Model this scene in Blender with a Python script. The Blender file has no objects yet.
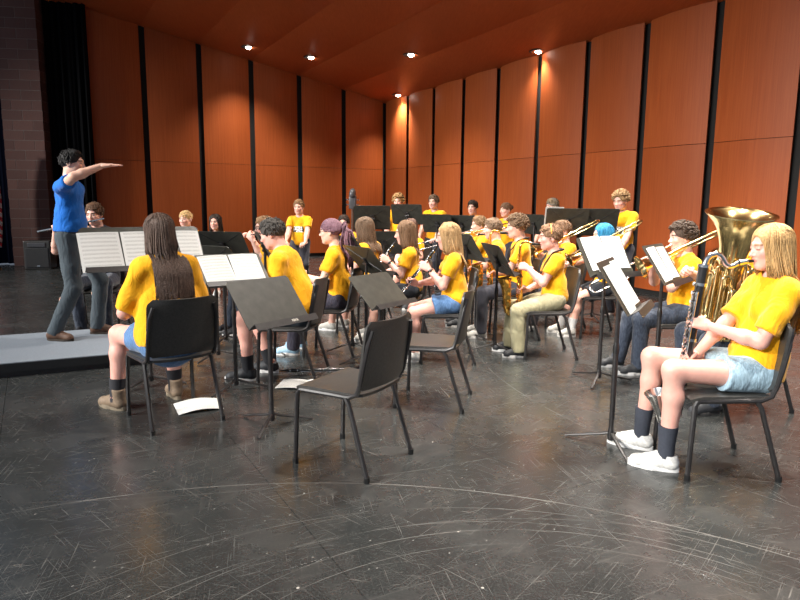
import bpy, bmesh, math, random, time
import numpy as np
from mathutils import Vector, Matrix

T0 = time.time()
FOH, DOWN, DOWN_NEAR, AMB, EXPO = 3600.0, 370.0, 2.0, 0.27, 0.70     # stage lamp power, downlight power
SC = bpy.context.scene
COL = SC.collection
PI = math.pi
R = math.radians

# ------------------------------------------------------------------ camera
CAM_H, CAM_F = 1.43, 640.0                 # height in metres, focal length in px of an 800 px frame
PITCH, ROLL = math.atan(98 / 640), R(0.5)
fw = Vector((0, math.cos(PITCH), -math.sin(PITCH)))
r0 = Vector((1, 0, 0)); u0 = r0.cross(fw)
rt = r0 * math.cos(ROLL) + u0 * math.sin(ROLL)
up = -r0 * math.sin(ROLL) + u0 * math.cos(ROLL)
cd = bpy.data.cameras.new('camera'); cd.sensor_fit = 'HORIZONTAL'; cd.sensor_width = 36
cd.lens = 36 * CAM_F / 800; cd.clip_start = 0.05; cd.clip_end = 200
cam = bpy.data.objects.new('camera', cd); COL.objects.link(cam)
cam.matrix_world = Matrix(((rt.x, up.x, -fw.x, 0), (rt.y, up.y, -fw.y, 0), (rt.z, up.z, -fw.z, CAM_H), (0, 0, 0, 1)))
SC.camera = cam

# ------------------------------------------------------------------ world, light, exposure
w = bpy.data.worlds.new('world'); SC.world = w; w.use_nodes = True
w.node_tree.nodes['Background'].inputs[0].default_value = (0.68, 0.80, 1.0, 1)
w.node_tree.nodes['Background'].inputs[1].default_value = AMB
SC.view_settings.view_transform = 'Standard'; SC.view_settings.look = 'None'
SC.view_settings.gamma = 1; SC.view_settings.use_curve_mapping = False
SC.view_settings.exposure = EXPO

def spot(name, loc, target, power, size_deg, blend=0.5, radius=0.15, col=(1, 0.93, 0.84)):
    l = bpy.data.lights.new(name, 'SPOT'); l.energy = power; l.spot_size = R(size_deg)
    l.spot_blend = blend; l.shadow_soft_size = radius; l.color = col
    o = bpy.data.objects.new(name, l); COL.objects.link(o); o.location = loc
    o.rotation_euler = (Vector(target) - Vector(loc)).to_track_quat('-Z', 'Y').to_euler()
    return o
# stage lamps hung over the audience side, out of frame
# corner of the shell, unit vectors along its two walls, ceiling height
KC = Vector((-0.45, 17.83)); DR = Vector((0.4965, -0.868)); DL = Vector((-0.868, -0.4965))
PW = 1.22
def sp(s_r, s_l, z=0.0):
    p = KC + DR * s_r + DL * s_l
    return Vector((p.x, p.y, z))
def ceil_z(s_r, s_l):
    return 4.04 + 0.0174 * s_r + 0.186 * s_l
ANG_R = math.atan2(DR.y, DR.x)
ANG_L = math.atan2(DL.y, DL.x)
for s_r in (2.5, 6.0, 9.5, 13.0, 16.0):
    spot('stage_lamp', sp(s_r, 16.5, 5.4), sp(s_r, 5.0, 0.5), FOH, 50, 1.0, 0.3, (1, 0.97, 0.92))

# ------------------------------------------------------------------ materials
MATS = {}
def nodes_of(name):
    m = bpy.data.materials.new(name); m.use_nodes = True
    nt = m.node_tree; b = nt.nodes['Principled BSDF']
    return m, nt, b
def N(nt, typ, **kw):
    n = nt.nodes.new(typ)
    for k, v in kw.items():
        setattr(n, k, v)
    return n
def setin(n, **kw):
    for k, v in kw.items():
        n.inputs[k.replace('_', ' ')].default_value = v
def ramp(nt, fac, stops):
    r = N(nt, 'ShaderNodeValToRGB'); nt.links.new(fac, r.inputs[0])
    el = r.color_ramp.elements
    while len(el) < len(stops): el.new(0.5)
    for e, (p, c) in zip(el, stops):
        e.position = p; e.color = (*c, 1) if len(c) == 3 else c
    return r.outputs[0]
def math_n(nt, op, a, b=None, clamp=False):
    m = N(nt, 'ShaderNodeMath', operation=op); m.use_clamp = clamp
    for i, v in enumerate((a, b)):
        if v is None: continue
        if isinstance(v, (int, float)): m.inputs[i].default_value = v
        else: nt.links.new(v, m.inputs[i])
    return m.outputs[0]
def mixc(nt, fac, a, b):
    m = N(nt, 'ShaderNodeMix', data_type='RGBA')
    for s, v in ((0, fac), (6, a), (7, b)):
        if isinstance(v, (int, float)): m.inputs[s].default_value = v
        elif isinstance(v, tuple): m.inputs[s].default_value = (*v, 1)
        else: nt.links.new(v, m.inputs[s])
    return m.outputs[2]
def noise(nt, scale, detail=3, vec=None, rough=0.5, dist=0.0):
    n = N(nt, 'ShaderNodeTexNoise'); setin(n, Scale=scale, Detail=detail, Roughness=rough, Distortion=dist)
    if vec is not None: nt.links.new(vec, n.inputs['Vector'])
    return n.outputs[0]
def mapping(nt, scale=(1, 1, 1), rot=(0, 0, 0), coord='Object'):
    t = N(nt, 'ShaderNodeTexCoord'); mp = N(nt, 'ShaderNodeMapping')
    mp.inputs['Scale'].default_value = scale; mp.inputs['Rotation'].default_value = rot
    nt.links.new(t.outputs[coord], mp.inputs['Vector'])
    return mp.outputs[0]
def bump(nt, b, h, strength=0.2, dist=0.01):
    n = N(nt, 'ShaderNodeBump'); setin(n, Strength=strength, Distance=dist)
    nt.links.new(h, n.inputs['Height']); nt.links.new(n.outputs[0], b.inputs['Normal'])
def mat(name, col, rough=0.5, metal=0.0, var=0.12, scale=30.0, bmp=0.0, coat=0.0, spec=0.5):
    """plain procedural material: colour with a little mottling"""
    if name in MATS: return MATS[name]
    m, nt, b = nodes_of(name)
    n = noise(nt, scale, 4, mapping(nt))
    lo = tuple(max(0, c * (1 - var)) for c in col); hi = tuple(min(1, c * (1 + var)) for c in col)
    nt.links.new(ramp(nt, n, [(0.3, lo), (0.7, hi)]), b.inputs['Base Color'])
    setin(b, Roughness=rough, Metallic=metal); b.inputs['Coat Weight'].default_value = coat
    b.inputs['Specular IOR Level'].default_value = spec
    if bmp: bump(nt, b, n, bmp, 0.005)
    MATS[name] = m
    return m
def wood_mat(name, c1, c2, rough, grain=(60, 60, 1.2)):
    if name in MATS: return MATS[name]
    m, nt, b = nodes_of(name)
    oi = N(nt, 'ShaderNodeObjectInfo')
    t = N(nt, 'ShaderNodeTexCoord'); ad = N(nt, 'ShaderNodeVectorMath', operation='ADD')
    mp = N(nt, 'ShaderNodeMapping'); mp.inputs['Scale'].default_value = grain
    sc = N(nt, 'ShaderNodeVectorMath', operation='SCALE'); sc.inputs['Scale'].default_value = 9.0
    nt.links.new(oi.outputs['Location'], sc.inputs[0])
    nt.links.new(t.outputs['Object'], ad.inputs[0]); nt.links.new(sc.outputs[0], ad.inputs[1])
    nt.links.new(ad.outputs[0], mp.inputs['Vector'])
    g = noise(nt, 1.0, 6, mp.outputs[0], 0.6, 0.3)
    big = noise(nt, 0.9, 2, ad.outputs[0])
    base = ramp(nt, g, [(0.3, c1), (0.72, c2)])
    f = math_n(nt, 'MULTIPLY', oi.outputs['Random'], 0.25)
    f = math_n(nt, 'ADD', f, math_n(nt, 'MULTIPLY', big, 0.35))
    nt.links.new(mixc(nt, f, base, tuple(c * 0.68 for c in c1)), b.inputs['Base Color'])
    setin(b, Roughness=rough); bump(nt, b, g, 0.04, 0.003)
    b.inputs['Specular IOR Level'].default_value = 0.17
    MATS[name] = m
    return m

M_WALL = wood_mat('cherry_veneer', (0.27, 0.056, 0.0125), (0.38, 0.092, 0.0225), 0.47)
M_CEIL = wood_mat('cherry_veneer_ceiling', (0.40, 0.086, 0.025), (0.50, 0.120, 0.036), 0.45, (40, 1.0, 40))
M_GAP = mat('black_felt', (0.006, 0.0055, 0.005), 0.9)
M_CURT = mat('black_velour', (0.0018, 0.0018, 0.0022), 0.95, spec=0.1)
M_NAVY = mat('navy_velour', (0.003, 0.0045, 0.013), 0.95, spec=0.1)
M_BLACK = mat('black_powder_coat', (0.018, 0.016, 0.016), 0.38, var=0.3)
M_PLAST = mat('black_polypropylene', (0.036, 0.034, 0.031), 0.38, var=0.25, scale=90, bmp=0.08)
M_DESK = mat('black_stand_enamel', (0.034, 0.033, 0.026), 0.40, var=0.3, scale=14, bmp=0.02)
M_BRASS = mat('lacquered_brass', (0.80, 0.60, 0.27), 0.15, 1.0, 0.15, 12)
M_SAXB = mat('gold_lacquer', (0.85, 0.47, 0.10), 0.18, 1.0, 0.15, 12)
M_SILV = mat('silver_plate', (0.72, 0.71, 0.68), 0.17, 1.0, 0.12, 20)
M_EBON = mat('ebonite', (0.018, 0.017, 0.017), 0.22, var=0.2)
M_RUBB = mat('hard_rubber', (0.012, 0.012, 0.012), 0.3)
M_STRAP = mat('black_webbing', (0.016, 0.016, 0.018), 0.8)
M_SKIN = None
def skin_mat():
    m, nt, b = nodes_of('skin')
    a = N(nt, 'ShaderNodeAttribute'); a.attribute_name = 'Col'
    n = noise(nt, 28, 4, mapping(nt))
    mx = N(nt, 'ShaderNodeMix', data_type='RGBA', blend_type='MULTIPLY'); mx.inputs[0].default_value = 1
    nt.links.new(a.outputs['Color'], mx.inputs[6])
    nt.links.new(ramp(nt, n, [(0.3, (0.93, 0.88, 0.88)), (0.7, (1, 1, 1))]), mx.inputs[7])
    nt.links.new(mx.outputs[2], b.inputs['Base Color'])
    setin(b, Roughness=0.48); b.inputs['Subsurface Weight'].default_value = 0.12
    b.inputs['Subsurface Radius'].default_value = (0.02, 0.008, 0.004); b.inputs['Subsurface Scale'].default_value = 0.6
    return m
M_SKIN = skin_mat()
def cloth_mat(name, col, kind='knit', prnt=False):
    if name in MATS: return MATS[name]
    m, nt, b = nodes_of(name)
    v = mapping(nt)
    n = noise(nt, 9, 4, v); fine = noise(nt, 420 if kind == 'knit' else 260, 2, v)
    lo = tuple(c * 0.86 for c in col); hi = tuple(min(1, c * 1.08) for c in col)
    c = ramp(nt, n, [(0.3, lo), (0.7, hi)])
    if kind == 'denim':
        c = mixc(nt, ramp(nt, noise(nt, 130, 3, mapping(nt, (1, 1, 0.25))), [(0.4, (0, 0, 0)), (0.65, (0.5, 0.5, 0.5))]), c, tuple(min(1, x * 1.7 + 0.03) for x in col))
    if prnt:   # block of white lettering with black outlines printed across the chest
        t = N(nt, 'ShaderNodeTexCoord'); s = N(nt, 'ShaderNodeSeparateXYZ'); nt.links.new(t.outputs['Object'], s.inputs[0])
        ax = math_n(nt, 'ABSOLUTE', s.outputs[0])
        inx = math_n(nt, 'LESS_THAN', ax, 0.085)
        dz = math_n(nt, 'ABSOLUTE', math_n(nt, 'SUBTRACT', s.outputs[2], prnt))
        inz = math_n(nt, 'LESS_THAN', dz, 0.045)
        fr = math_n(nt, 'GREATER_THAN', s.outputs[1], 0.02)
        msk = math_n(nt, 'MULTIPLY', math_n(nt, 'MULTIPLY', inx, inz), fr)
        vo = N(nt, 'ShaderNodeTexVoronoi', feature='F1', distance='CHEBYCHEV'); vo.inputs['Scale'].default_value = 1.0
        nt.links.new(mapping(nt, (28, 0.01, 20)), vo.inputs['Vector'])
        cc = ramp(nt, vo.outputs['Distance'], [(0.25, (0.9, 0.9, 0.88)), (0.3, (0.02, 0.02, 0.02)), (0.45, (0.02, 0.02, 0.02)), (0.5, (0.85, 0.84, 0.8))])
        c = mixc(nt, msk, c, cc)
    nt.links.new(c, b.inputs['Base Color'])
    setin(b, Roughness=0.85); b.inputs['Sheen Weight'].default_value = 0.15; b.inputs['Specular IOR Level'].default_value = 0.25
    fold = noise(nt, 11, 3, mapping(nt, (1, 1, 0.55)), 0.5, 1.6)
    hsum = math_n(nt, 'ADD', math_n(nt, 'MULTIPLY', fold, 1.0), math_n(nt, 'MULTIPLY', fine, 0.03))
    bump(nt, b, hsum, 0.55, 0.03)
    MATS[name] = m
    return m
def hair_mat(name, col):
    if name in MATS: return MATS[name]
    m, nt, b = nodes_of(name)
    n = noise(nt, 1.0, 4, mapping(nt, (130, 130, 9)), 0.6, 0.6)
    lo = tuple(c * 0.5 for c in col); hi = tuple(min(1, c * 1.35) for c in col)
    nt.links.new(ramp(nt, n, [(0.3, lo), (0.5, col), (0.72, hi)]), b.inputs['Base Color'])
    setin(b, Roughness=0.58); b.inputs['Specular IOR Level'].default_value = 0.28
    n2 = noise(nt, 85, 3, mapping(nt), 0.6, 0.5)
    bump(nt, b, math_n(nt, 'ADD', n, n2), 0.8, 0.008)
    MATS[name] = m
    return m
def page_mat(name, tint):
    if name in MATS: return MATS[name]
    m, nt, b = nodes_of(name)
    t = N(nt, 'ShaderNodeTexCoord'); s = N(nt, 'ShaderNodeSeparateXYZ'); nt.links.new(t.outputs['UV'], s.inputs[0])
    stv = math_n(nt, 'MULTIPLY', s.outputs[1], 10.0)          # ten staves a page
    fr = math_n(nt, 'FRACT', stv)
    inst = math_n(nt, 'MULTIPLY', math_n(nt, 'GREATER_THAN', fr, 0.25), math_n(nt, 'LESS_THAN', fr, 0.72))
    ln = math_n(nt, 'LESS_THAN', math_n(nt, 'FRACT', math_n(nt, 'MULTIPLY', fr, 10.6)), 0.24)
    lines = math_n(nt, 'MULTIPLY', inst, ln)
    mp = N(nt, 'ShaderNodeMapping'); mp.inputs['Scale'].default_value = (46, 70, 1); nt.links.new(t.outputs['UV'], mp.inputs['Vector'])
    vo = N(nt, 'ShaderNodeTexVoronoi'); nt.links.new(mp.outputs[0], vo.inputs['Vector'])
    note = math_n(nt, 'MULTIPLY', math_n(nt, 'LESS_THAN', vo.outputs['Distance'], 0.33), inst)
    x = s.outputs[0]
    mar = math_n(nt, 'MULTIPLY', math_n(nt, 'GREATER_THAN', x, 0.07), math_n(nt, 'LESS_THAN', x, 0.93))
    ink = math_n(nt, 'MULTIPLY', math_n(nt, 'ADD', math_n(nt, 'MULTIPLY', lines, 0.55), math_n(nt, 'MULTIPLY', note, 0.7), True), mar)
    nt.links.new(mixc(nt, ink, tint, (0.06, 0.06, 0.06)), b.inputs['Base Color'])
    setin(b, Roughness=0.7)
    MATS[name] = m
    return m
M_PAGE = page_mat('printed_music', (0.54, 0.54, 0.52))
M_PAPER = mat('plain_paper', (0.74, 0.74, 0.74), 0.7, var=0.04)

# ------------------------------------------------------------------ scene objects
def props(o, label=None, cat=None, group=None, kind=None):
    if label: o['label'] = label
    if cat: o['category'] = cat
    if group: o['group'] = group
    if kind: o['kind'] = kind
    return o
def thing(name, label, cat, loc=(0, 0, 0), rz=0.0, group=None, kind=None, mw=None):
    o = bpy.data.objects.new(name, None); COL.objects.link(o); o.empty_display_size = 0.1
    if mw is not None: o.matrix_world = mw
    else: o.location = loc; o.rotation_euler = (0, 0, rz)
    return props(o, label, cat, group, kind)
def link(name, me, parent=None, m=None, loc=None, rot=None):
    o = bpy.data.objects.new(name, me); COL.objects.link(o)
    if m is not None and not me.materials: me.materials.append(m)
    if parent is not None: o.parent = parent
    if loc is not None: o.location = loc
    if rot is not None: o.rotation_euler = rot
    return o
def np_mesh(name, V, F, m=None, col=None, smooth=True):
    """V (n,3), F (m,4) quads as arrays"""
    V = np.asarray(V, np.float32); F = np.asarray(F, np.int32)
    me = bpy.data.meshes.new(name)
    me.vertices.add(len(V)); me.vertices.foreach_set('co', V.ravel())
    k = F.shape[1]
    me.loops.add(F.size); me.loops.foreach_set('vertex_index', F.ravel())
    me.polygons.add(len(F)); me.polygons.foreach_set('loop_start', np.arange(0, F.size, k, dtype=np.int32))
    if smooth: me.polygons.foreach_set('use_smooth', np.ones(len(F), bool))
    if col is not None:
        a = me.attributes.new('Col', 'FLOAT_COLOR', 'POINT')
        a.data.foreach_set('color', np.concatenate([col, np.ones((len(col), 1))], 1).astype(np.float32).ravel())
    me.update(calc_edges=True); me.validate()
    if m is not None: me.materials.append(m)
    return me

class MB:
    """collects simple solids into one mesh"""
    def __init__(s): s.v = []; s.f = []; s.sm = []
    def add(s, V, F, smooth=False):
        o = len(s.v); s.v += [tuple(p) for p in V]
        for f in F: s.f.append([i + o for i in f]); s.sm.append(smooth)
        return s
    def box(s, c, d, M=None):
        V = [Vector((c[0] + d[0] / 2 * x, c[1] + d[1] / 2 * y, c[2] + d[2] / 2 * z)) for x in (-1, 1) for y in (-1, 1) for z in (-1, 1)]
        if M is not None: V = [M @ p for p in V]
        return s.add(V, [(0, 1, 3, 2), (4, 6, 7, 5), (0, 4, 5, 1), (2, 3, 7, 6), (0, 2, 6, 4), (1, 5, 7, 3)])
    def bbox(s, c, d, b=0.004, M=None):
        bm = bmesh.new(); bmesh.ops.create_cube(bm, size=1)
        for v in bm.verts: v.co = Vector((v.co.x * d[0] + c[0], v.co.y * d[1] + c[1], v.co.z * d[2] + c[2]))
        bmesh.ops.bevel(bm, geom=list(bm.edges), offset=b, segments=2, affect='EDGES', profile=0.6)
        bm.verts.index_update()
        V = [v.co.copy() for v in bm.verts]; F = [[v.index for v in f.verts] for f in bm.faces]; bm.free()
        if M is not None: V = [M @ p for p in V]
        return s.add(V, F)
    def tube(s, pts, rad, n=10, cap=True, closed=False, flat=1.0):
        pts = [Vector(p) for p in pts]; m = len(pts)
        rad = [rad] * m if isinstance(rad, (int, float)) else list(rad)
        V = []; F = []; ref = None
        for i, p in enumerate(pts):
            t = (pts[(i + 1) % m] - pts[i - 1]) if closed else (pts[min(i + 1, m - 1)] - pts[max(i - 1, 0)])
            t.normalize()
            if ref is None:
                ref = Vector((0, 0, 1)) if abs(t.z) < 0.9 else Vector((1, 0, 0))
            a = (ref - t * ref.dot(t)).normalized(); ref = a; b = t.cross(a)
            for k in range(n):
                th = 2 * PI * k / n
                V.append(p + (a * math.cos(th) * flat + b * math.sin(th)) * rad[i])
        for i in range(m if closed else m - 1):
            j = (i + 1) % m
            for k in range(n):
                F.append((i * n + k, i * n + (k + 1) % n, j * n + (k + 1) % n, j * n + k))
        s.add(V, F, True)
        if cap and not closed:
            o = len(s.v) - len(V)
            s.f.append([o + k for k in range(n)][::-1]); s.sm.append(False)
            s.f.append([o + (m - 1) * n + k for k in range(n)]); s.sm.append(False)
        return s
    def lathe(s, prof, n=24, M=None, cap=False):
        """profile of (radius, z)"""
        V = []; F = []
        for r_, z in prof:
            for k in range(n):
                th = 2 * PI * k / n; V.append(Vector((r_ * math.cos(th), r_ * math.sin(th), z)))
        for i in range(len(prof) - 1):
            for k in range(n):
                F.append((i * n + k, i * n + (k + 1) % n, (i + 1) * n + (k + 1) % n, (i + 1) * n + k))
        if M is not None: V = [M @ p for p in V]
        s.add(V, F, True)
        if cap:
            o = len(s.v) - len(V)
            s.f.append([o + k for k in range(n)][::-1]); s.sm.append(False)
            s.f.append([o + (len(prof) - 1) * n + k for k in range(n)]); s.sm.append(False)
        return s
    def ball(s, c, r_, n=8, M=None):
        sc = r_ if isinstance(r_, (tuple, list)) else (r_, r_, r_)
        V = []; F = []; m = n // 2 + 1
        for i in range(m + 1):
            ph = PI * i / m
            for k in range(n):
                th = 2 * PI * k / n
                V.append(Vector((c[0] + sc[0] * math.sin(ph) * math.cos(th), c[1] + sc[1] * math.sin(ph) * math.sin(th), c[2] + sc[2] * math.cos(ph))))
        for i in range(m):
            for k in range(n):
                F.append((i * n + k, (i + 1) * n + k, (i + 1) * n + (k + 1) % n, i * n + (k + 1) % n))
        if M is not None: V = [M @ p for p in V]
        return s.add(V, F, True)
    def sheet(s, fn, nu, nv, th, smooth=True):
        """solid sheet over fn(u, v), u and v in 0..1, thickness th to the back"""
        P = [[Vector(fn(i / nu, j / nv)) for j in range(nv + 1)] for i in range(nu + 1)]
        A = []; B = []
        for i in range(nu + 1):
            for j in range(nv + 1):
                du = P[min(i + 1, nu)][j] - P[max(i - 1, 0)][j]; dv = P[i][min(j + 1, nv)] - P[i][max(j - 1, 0)]
                n = du.cross(dv)
                n = n.normalized() if n.length > 1e-12 else Vector((0, 0, 1))
                A.append(P[i][j]); B.append(P[i][j] - n * th)
        w_ = nv + 1; o = len(A); F = []
        for i in range(nu):
            for j in range(nv):
                a, b, c, d = i * w_ + j, (i + 1) * w_ + j, (i + 1) * w_ + j + 1, i * w_ + j + 1
                F.append((a, b, c, d)); F.append((a + o, d + o, c + o, b + o))
        s.add(A + B, F, smooth)
        k = len(s.v) - len(A) - len(B); E = []
        for i in range(nu):
            a, b = i * w_, (i + 1) * w_
            E.append((a, a + o, b + o, b)); a += nv; b += nv; E.append((a, b, b + o, a + o))
        for j in range(nv):
            E.append((j, j + 1, j + 1 + o, j + o)); a = nu * w_ + j; E.append((a, a + o, a + 1 + o, a + 1))
        for f in E: s.f.append([k + q for q in f]); s.sm.append(False)
        return s
    def mesh(s, name, m=None):
        me = bpy.data.meshes.new(name); me.from_pydata([tuple(p) for p in s.v], [], s.f)
        me.polygons.foreach_set('use_smooth', s.sm); me.update()
        if any(s.sm): me.set_sharp_from_angle(angle=R(42))
        if m is not None: me.materials.append(m)
        return me
CACHE = {}
def part(name, key, build, m, parent, loc=None, rot=None):
    """a mesh part whose data is shared by all parts with the same key"""
    k = (key, m.name)
    if k not in CACHE:
        b = MB(); build(b); CACHE[k] = b.mesh(name, m)
    return link(name, CACHE[k], parent, None, loc, rot)
def arc(c, a, b, r_, t0, t1, n=10):
    """points on a circle in the plane of a and b"""
    c, a, b = Vector(c), Vector(a), Vector(b)
    return [c + a * (r_ * math.cos(t0 + (t1 - t0) * i / n)) + b * (r_ * math.sin(t0 + (t1 - t0) * i / n)) for i in range(n + 1)]
def frame(p, z, xh=(1, 0, 0)):
    """matrix with its Z along z and X near xh, at p"""
    z = Vector(z).normalized(); xh = Vector(xh); x = (xh - z * xh.dot(z)).normalized(); y = z.cross(x)
    return Matrix(((x.x, y.x, z.x, p[0]), (x.y, y.y, z.y, p[1]), (x.z, y.z, z.z, p[2]), (0, 0, 0, 1)))
# ------------------------------------------------------------------ the stage shell
def curved_panel(width, z0, z1, bow, th=0.03):
    def fn(u, v):
        x = (u - 0.5) * width
        return (x, -bow * (1 - (2 * u - 1) ** 2), z0 + (z1 - z0) * v)
    def build(b): b.sheet(fn, 10, 1, th)
    return build
def shell_wall(name, origin_s, ang, count, along_r, label):
    # black backing wall with bowed veneer panels standing proud of it
    wlen = count * PW
    hmax = 6.2 if not along_r else 4.6
    root = link(name, (lambda b: (b.box((wlen / 2, 0.11 if along_r else -0.11, hmax / 2 - 0.01), (wlen + 0.3, 0.06, hmax)), b)[1])(MB()).mesh(name, M_GAP))
    p = sp(0, 0); root.location = p; root.rotation_euler = (0, 0, ang)
    props(root, label, 'wall', None, 'structure')
    sgn = 1 if along_r else -1
    for k in range(count):
        c = (k + 0.5) * PW
        zc = ceil_z(c, 0) if along_r else ceil_z(0, c)
        top = zc + 0.16
        for z0, z1 in ((0.09, 2.293), (2.300, round(top, 3))):
            key = ('panel', z0, z1)
            part('veneer_panel', key, curved_panel(PW - 0.125, z0, z1, 0.055), M_WALL, root, (c, 0, 0), (0, 0, 0 if along_r else PI))
        part('plinth', 'plinth', lambda b: b.box((0, 0.02, 0.045), (PW - 0.1, 0.04, 0.09)), M_GAP, root, (c, 0, 0), (0, 0, 0 if along_r else PI))
    return root
# the panels' fronts face the stage: for wall_right local -Y after rotation by ANG_R
shell_wall('wall_right', 0, ANG_R, 13, True, 'long right wall of bowed cherry veneer panels with black gaps between them')
shell_wall('wall_back', 0, ANG_L, 6, False, 'far left wall of bowed cherry veneer panels beside the black curtain')

# ceiling: long bowed panels that run parallel to the right wall and climb to the left
ce = link('ceiling', (lambda b: (b.add([sp(a, l, ceil_z(a, l) + z) for z in (0.22, 0.3) for a, l in ((-0.4, -0.5), (19, -0.5), (19, 9.1), (-0.4, 9.1))],
     [(0, 1, 2, 3), (7, 6, 5, 4), (0, 4, 5, 1), (1, 5, 6, 2), (2, 6, 7, 3), (3, 7, 4, 0)]), b)[1])(MB()).mesh('ceiling', M_GAP))
props(ce, 'sloping reddish brown veneer ceiling over the whole stage', 'ceiling', None, 'structure')
CP = 7
for k in range(CP):
    l0, l1 = k * 1.22 - (0.35 if k == 0 else 0), (k + 1) * 1.22
    def fn(u, v, l0=l0, l1=l1):
        l = l0 + (l1 - l0) * u; a = -0.3 + 19.2 * (1 - v)
        return sp(a, l, ceil_z(a, l) - 0.035 * (1 - (2 * u - 1) ** 2) + 0.05)
    b = MB(); b.sheet(fn, 12, 2, 0.03)
    pn = link('ceiling_panel', b.mesh('ceiling_panel', M_CEIL), ce)

# recessed downlights, five in view and the rest of the same rows out of frame
M_BULB, nt, bs = nodes_of('lamp_glow')
bs.inputs['Emission Color'].default_value = (1, 0.93, 0.82, 1); bs.inputs['Emission Strength'].default_value = 30
M_CAN = mat('black_downlight_can', (0.012, 0.011, 0.01), 0.5)
M_TRIM = mat('dark_bronze_trim', (0.016, 0.011, 0.009), 0.4)
LIGHTS = [(0.99, 4.0, 'leftmost ceiling downlight above the far left wall panels'), (1.70, 2.8, 'second ceiling downlight from the left above far wall'),
          (3.9, 1.5, 'middle ceiling downlight, nearest the picture centre line'), (6.2, 0.13, 'rightmost ceiling downlight close to the right wall'),
          (1.03, 0.17, 'lowest ceiling downlight tucked in the far corner')]
for a, l in ((7.2, 4.2), (8.6, 5.4), (9.4, 2.9), (11.2, 2.2), (11.4, 4.1), (12.0, 5.6), (13.4, 3.0), (13.6, 4.6), (15.2, 4.4)):
    LIGHTS.append((a, l, None))
for i, (a, l, lab) in enumerate(LIGHTS):
    # lowest point of the panel above (l sits at the middle of a panel in the photograph's rows)
    kk = int(l // 1.22); u = (l - kk * 1.22) / 1.22
    z = ceil_z(a, l) - 0.035 * (1 - (2 * u - 1) ** 2) + 0.05
    t = thing('downlight', lab or 'ceiling downlight over the stage out of frame', 'downlight', sp(a, l, z), 0, 'recessed ceiling downlights')
    part('trim_ring', 'dl_ring', lambda b: b.lathe([(0.13, -0.006), (0.165, -0.016), (0.175, 0.0), (0.13, 0.0), (0.13, -0.006)], 20), M_TRIM, t)
    part('can', 'dl_can', lambda b: b.lathe([(0.135, -0.010), (0.13, -0.002), (0.0, -0.002)], 20), M_CAN, t)
    part('bulb', 'dl_bulb', lambda b: b.ball((0.0, 0.0, -0.012), (0.062, 0.062, 0.035), 10), M_BULB, t)
    ld = bpy.data.lights.new('downlight_lamp', 'SPOT'); ld.energy = DOWN * (DOWN_NEAR if lab is None else (0.4 if a > 6 else 1)); ld.spot_size = R(105 if lab else 92); ld.spot_blend = 0.9
    ld.shadow_soft_size = 0.09; ld.color = (1, 0.93, 0.84)
    lo = bpy.data.objects.new('lamp_light', ld); COL.objects.link(lo); lo.parent = t; lo.location = (0, 0, -0.05)

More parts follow.
